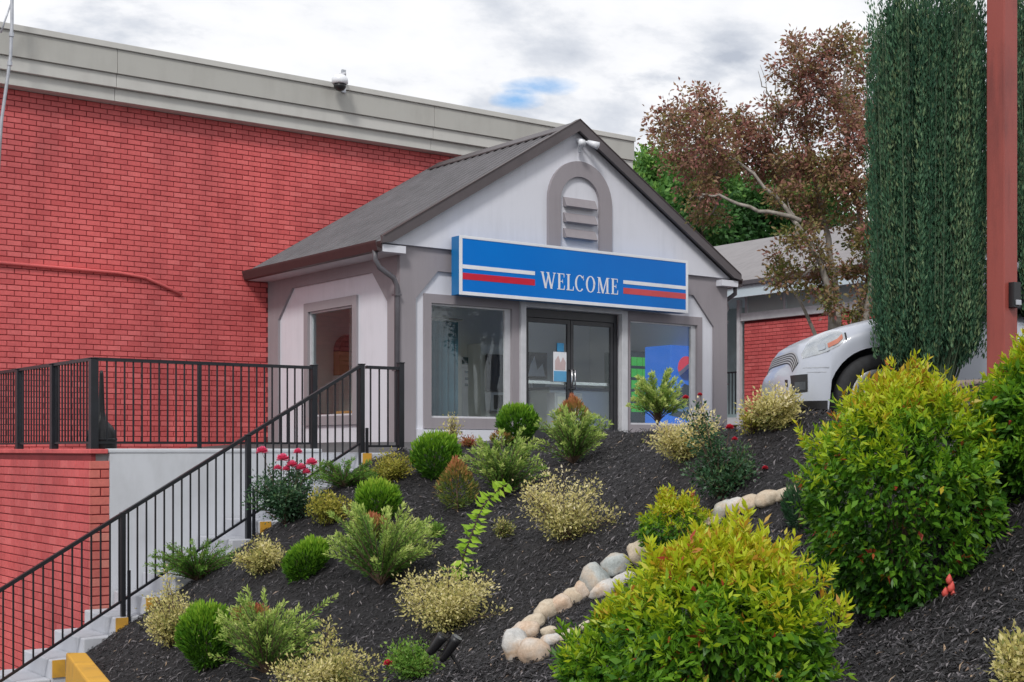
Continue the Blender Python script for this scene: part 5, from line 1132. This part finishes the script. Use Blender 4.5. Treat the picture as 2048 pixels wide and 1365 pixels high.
# ------------------------------------------------------------------ clipped columnar hollies
def column_holly(px, py_base, d, w, ztop, label, n=46000, seed=1):
    p = W(px, py_base, d); rx = w * d / F / 2; z0 = p.z; H = ztop - z0; t = thing('column_holly', p, label, 'tree', 'clipped columnar hollies'); rg = np.random.default_rng(seed); st = MB()
    ns = 620; a = rg.uniform(0, 6.283, ns); rr = rx * rg.uniform(.0, 1, ns) ** .45 * .97; bx, by = rr * np.cos(a), rr * np.sin(a)
    top = H * (1 - .20 * rg.random(ns) ** 1.3 - .07 * (rr / rx) ** 3); bot = .10 + .22 * rg.random(ns) + .14 * (rr / rx) ** 3
    sc_r = rg.normal(1, .085, ns); bx, by = bx * sc_r, by * sc_r; lean = rg.normal(size=(ns, 2)) * .022
    which = rg.integers(0, ns, n); u = rg.random(n); z = bot[which] + (top[which] - bot[which]) * u
    tap = np.interp(z / H, [0, .10, .22, .5, 1], [.76, .86, .94, 1, .95]); wob = .018 * np.sin(z * 3 + which)
    # shoots part into vertical tufts, with deeper furrows between them
    tuft = 1 + .055 * np.sin(a[which] * 9 + .4 * np.sin(z * 1.3)) + .03 * np.sin(a[which] * 17 + z * .8)
    x = bx[which] * tap * tuft + wob + lean[which, 0] * z; y = by[which] * tap * tuft + lean[which, 1] * z; off = rg.normal(size=(n, 3)) * .011; P = np.stack([x, y, z], 1) + off + np.array([p.x, p.y, z0])
    D = np.stack([off[:, 0] * 30, off[:, 1] * 30, np.full(n, 1.7)], 1) + rg.normal(size=(n, 3)) * .25; D += .25 * np.stack([np.cos(a[which]), np.sin(a[which]), 0 * z], 1)
    L = rg.uniform(.024, .046, n); V = leaves_arrays(P, D, nrm(rg.normal(size=(n, 3))), L, L * .30, .2)
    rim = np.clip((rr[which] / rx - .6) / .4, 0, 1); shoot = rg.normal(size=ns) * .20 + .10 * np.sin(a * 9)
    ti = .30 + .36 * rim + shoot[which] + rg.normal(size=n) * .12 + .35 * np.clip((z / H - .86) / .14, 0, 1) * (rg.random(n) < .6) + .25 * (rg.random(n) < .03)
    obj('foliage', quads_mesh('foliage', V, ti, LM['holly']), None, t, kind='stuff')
    for k in [k for k in range(ns) if rr[k] > .80 * rx]:
        kx, ky = bx[k], by[k]; st.tube([(p.x + kx * .35, p.y + ky * .35, z0 - .05), (p.x + kx * .85, p.y + ky * .85, z0 + .5 + .3 * rr[k]), (p.x + kx, p.y + ky, z0 + top[k] * .96)], [.006, .0045, .0015], 4, cap=False)
    obj('shoot', st, M['holly_shoot'], t, kind='stuff')
    b = MB(); b.tube([(p.x, p.y, z0 - .3), (p.x, p.y, z0 + .3)], [.05, .04], 8); obj('trunk', b, M['darkbark'], t); return t
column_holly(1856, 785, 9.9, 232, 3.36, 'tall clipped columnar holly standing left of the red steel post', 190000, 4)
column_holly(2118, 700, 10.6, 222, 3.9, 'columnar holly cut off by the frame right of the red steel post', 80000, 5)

# ------------------------------------------------------------------ crape myrtle in autumn leaf
TB = W(1668, 820, 20.5); TB.z = .1
cm = thing('crape_myrtle', TB, 'many stemmed tree with rust brown autumn leaves behind the parked car', 'tree'); DT = 20.5
BLB = [(1345, 235, 45), (1400, 222, 46), (1325, 285, 32), (1420, 285, 60), (1480, 245, 40), (1500, 300, 50), (1550, 232, 38), (1370, 318, 46), (1435, 345, 46), (1395, 388, 38), (1418, 430, 30), (1545, 330, 54), (1590, 150, 42), (1598, 98, 28), (1640, 118, 42), (1690, 90, 36), (1722, 128, 44), (1640, 190, 52), (1705, 205, 54), (1618, 250, 42), (1700, 280, 56), (1600, 325, 50), (1662, 350, 54), (1722, 372, 46), (1570, 385, 38), (1630, 425, 46), (1704, 452, 36), (1596, 476, 36), (1572, 565, 32), (1560, 528, 28), (1642, 520, 32), (1708, 540, 34), (1726, 618, 40), (1650, 602, 28), (1636, 562, 34), (1745, 480, 40), (1520, 270, 30), (1760, 250, 50), (1770, 400, 50), (1790, 550, 50), (1800, 320, 60)]
st = MB(); V_ = []; T_ = []
def tw(px, py, dd=0): return W(px, py, DT + dd)
hubs = {}
def limb(pts, r0, r1):
    n = len(pts); pp = []
    for i in range(n - 1):
        a, b_ = pts[i], pts[i + 1]
        for k in range(4): pp.append(a.lerp(b_, k / 4) + Vector((random.uniform(-1, 1), random.uniform(-1, 1), random.uniform(-1, 1))) * .025)
    pp.append(pts[-1]); m = len(pp); st.tube(pp, [r0 + (r1 - r0) * i / (m - 1) for i in range(m)], 7, cap=False)
TRK = [[tw(1660, 830), tw(1664, 690), tw(1662, 600, -.1), tw(1640, 520, -.3), tw(1590, 440, -.5), tw(1510, 350, -.4), tw(1420, 290, -.2)],
       [tw(1672, 830), tw(1674, 690), tw(1672, 580, .2), tw(1652, 450, .2), tw(1620, 330, .3), tw(1606, 200, .2), tw(1600, 110, .1)],
       [tw(1684, 830, .2), tw(1692, 690, .2), tw(1742, 560, .2), tw(1722, 440, .1), tw(1694, 330, 0), tw(1690, 200, 0), tw(1690, 110)],
       [tw(1690, 830, -.2), tw(1716, 690, -.3), tw(1756, 520, -.5), tw(1768, 380, -.5), tw(1785, 260, -.4)],
       [tw(1655, 830, .3), tw(1640, 700, .4), tw(1600, 600, .5), tw(1568, 545, .5)],
       [tw(1600, 440, -.5), tw(1520, 420, -.6), tw(1440, 390, -.5), tw(1405, 390, -.5)],
       [tw(1600, 330, .3), tw(1570, 250, .3), tw(1540, 200, .3), tw(1520, 130, .3)], [tw(1560, 232, .3), tw(1552, 180, .3), tw(1536, 120, .3)], [tw(1545, 205, .3), tw(1524, 170, .3), tw(1516, 142, .3)]]
for i, t_ in enumerate(TRK): limb(t_, .075 if i < 4 else .045 if i == 4 else .035 if i == 5 else .014, .012 if i < 6 else .003)
allp = [q for t_ in TRK[:6] for q in t_[2:]]
for (bx_, by_, br) in BLB:
    dd = random.uniform(-.9, .9); c = tw(bx_, by_, dd); r = br * DT / F
    near = min(allp, key=lambda q: (q - c).length); limb([near, near.lerp(c, .5) + Vector((0, 0, -.08)), c], .02, .006)
    nc = max(7, int(br * br / 80))
    for k in range(nc):
        o_ = Vector(R.normal(size=3)); o_.normalize(); o_ *= r * random.uniform(.35, 1.10); cc = c + o_; st.tube([c, c + o_ * .6 + Vector((0, 0, .02)), cc], [.006, .004, .002], 4, cap=False)
        m = int(R.integers(26, 48)); off = R.normal(size=(m, 3)) * np.array([.066, .066, .058]); L = R.uniform(.050, .088, m)
        V_.append(leaves_arrays(off + np.array(cc), off + R.normal(size=(m, 3)) * .05 + np.array([0, 0, -.01]), rdir(m), L, L * .52, .2))
        T_.append(R.normal() * .17 + .46 + .10 * (by_ < 330) - .18 * (by_ > 420) * (R.random() < .6) + R.normal(size=m) * .13)
obj('trunk', st, M['bark'], cm, smooth=True); obj('crown', quads_mesh('crown', np.concatenate(V_), np.concatenate(T_), LM['crape']), None, cm, kind='stuff')
# two dark hanging seed clusters low in the tree are part of the same crown

# ------------------------------------------------------------------ wooded rise behind
hb = MB(); vs = []; nx, ny = 26, 12
for i in range(nx):
    for j in range(ny):
        r = -8 + 60 * i / (nx - 1); d = 52 + 90 * j / (ny - 1); z = .0 + 9 * min(1, j / 6) + 1.2 * math.sin(i * .9 + j); vs.append((.8 * r + .6 * d, -.6 * r + .8 * d, z if j else -3))
hb.add(vs, [(i * ny + j, (i + 1) * ny + j, (i + 1) * ny + j + 1, i * ny + j + 1) for i in range(nx - 1) for j in range(ny - 1)])
obj('hill', hb, mat('hill_undergrowth', (.035, .07, .02), (.02, .04, .012), .4, .95), kind='structure', smooth=True)
FT = [(1290, 362, 58, 62, 'rounded bright green tree at the left end of the wood beyond the lobby roof', .2), (1345, 352, 62, 66, 'broad green tree beyond the lobby roof, second from its slope', .1), (1405, 372, 60, 60, 'dense green tree seen under the left crown of the autumn tree', .0), (1462, 395, 58, 64, 'dark green tree over the ridge of the motel wing', -.1), (1520, 405, 60, 66, 'shadowy green tree over the motel wing behind the autumn tree', -.12), (1580, 400, 62, 70, 'dark tree behind the trunks of the autumn tree', -.15), (1375, 420, 50, 70, 'low bushy tree in the gap between lobby roof and motel ridge', -.1), (1650, 395, 62, 60, 'far tree almost hidden behind the autumn tree near the holly', -.05), (1985, 380, 66, 60, 'far tree glimpsed between the holly and the red steel post', -.05), (1445, 445, 46, 50, 'low dark bush on the ridge of the motel wing', -.22), (1310, 425, 42, 60, 'bushy undergrowth tree close against the lobby rake', -.08)]
for (px_, py_, rw_, hh_, lb_, tb_) in FT:
    d = random.uniform(56, 70); c = W(px_, py_, d); r = rw_ * d / F; t = thing('forest_tree', (c.x, c.y, c.z - 5), lb_, 'tree', 'trees of the wood behind the motel'); V_ = []; T_ = []
    for k in range(46):
        o_ = Vector(R.normal(size=3)).normalized(); o_ = Vector((o_.x * r, o_.y * r, o_.z * r * .95)) * random.uniform(.45, 1.05); m = 60; off = R.normal(size=(m, 3)) * .26; L = R.uniform(.16, .34, m)
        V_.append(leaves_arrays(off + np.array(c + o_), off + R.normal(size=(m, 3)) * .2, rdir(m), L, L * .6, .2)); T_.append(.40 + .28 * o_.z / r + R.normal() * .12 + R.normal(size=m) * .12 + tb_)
    for k in range(20):
        o_ = Vector((random.uniform(-r, r) * .9, random.uniform(-r, r) * .9, -r * random.uniform(.8, 1.9))); m = 60; off = R.normal(size=(m, 3)) * .34; L = R.uniform(.18, .34, m)
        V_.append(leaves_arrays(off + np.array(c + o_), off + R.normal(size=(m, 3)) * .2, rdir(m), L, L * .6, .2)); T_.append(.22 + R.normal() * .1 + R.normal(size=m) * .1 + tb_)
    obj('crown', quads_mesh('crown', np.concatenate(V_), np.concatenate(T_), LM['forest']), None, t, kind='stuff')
    b = MB(); b.tube([c - Vector((0, 0, c.z + 1)), c - Vector((0, 0, r)), c + Vector((0, 0, r * .4))], [.22, .16, .05], 7); obj('trunk', b, M['darkbark'], t)

# ------------------------------------------------------------------ shredded bark strewn over the bed
def chips(n):
    d = np.concatenate([R.uniform(4.6, 9, int(n * .42)), R.uniform(7.5, 15.4, n - int(n * .42))]); px = R.uniform(-150, 2200, n); r = (px - 1024) / F * d
    lim, c = dmaxpx(px); ok = (d < lim - .02) & (r > rcurb(d) + .03); d, r = d[ok], r[ok]; n = len(d)
    x = .8 * r + .6 * d; y = -.6 * r + .8 * d; z = np.concatenate([bed_height(x[i:i + 20000], y[i:i + 20000]) for i in range(0, n, 20000)]); e = .25
    zz = z + np.array([mn.noise((a * 1.3, b * 1.3, 0)) * .030 + mn.noise((a * 4.1, b * 4.1, 3)) * .016 + mn.noise((a * 13, b * 13, 5)) * .012 for a, b in zip(x, y)])
    gx = (bedz(x + e, y) - bedz(x - e, y)) / (2 * e); gy = (bedz(x, y + e) - bedz(x, y - e)) / (2 * e)
    a = R.uniform(0, 6.283, n) ; a = np.where(R.random(n) < .5, R.normal(.5, .55, n), a); D = np.stack([np.cos(a), np.sin(a), gx * np.cos(a) + gy * np.sin(a) + R.normal(size=n) * .26], 1)
    S = np.stack([-np.sin(a), np.cos(a), -gx * np.sin(a) + gy * np.cos(a) + R.normal(size=n) * .5], 1); L = R.uniform(.02, .08, n) * (1 + .5 * (R.random(n) < .1)); Wd = R.uniform(.005, .013, n)
    P = np.stack([x, y, zz + R.uniform(.0, .016, n)], 1); V = leaves_arrays(P, D, S, L, Wd, .5, .5); ti = R.random(n) ** 2.2
    return quads_mesh('mulch_chips', V, ti, chipm())
def chipm():
    t = NT('bark_chips'); a = t.n('ShaderNodeAttribute', attribute_name='tint'); col = t.ramp(a.outputs['Fac'], [(0, (.011, .0105, .012)), (.5, (.037, .034, .038)), (.8, (.11, .102, .11)), (.965, (.20, .18, .185)), (.985, (.30, .20, .13)), (1, (.42, .30, .19))]); t.ln(col, t.b.inputs['Base Color']); t.b.inputs['Roughness'].default_value = .7; return t.m
obj('mulch_chips', chips(210000), None, kind='stuff')
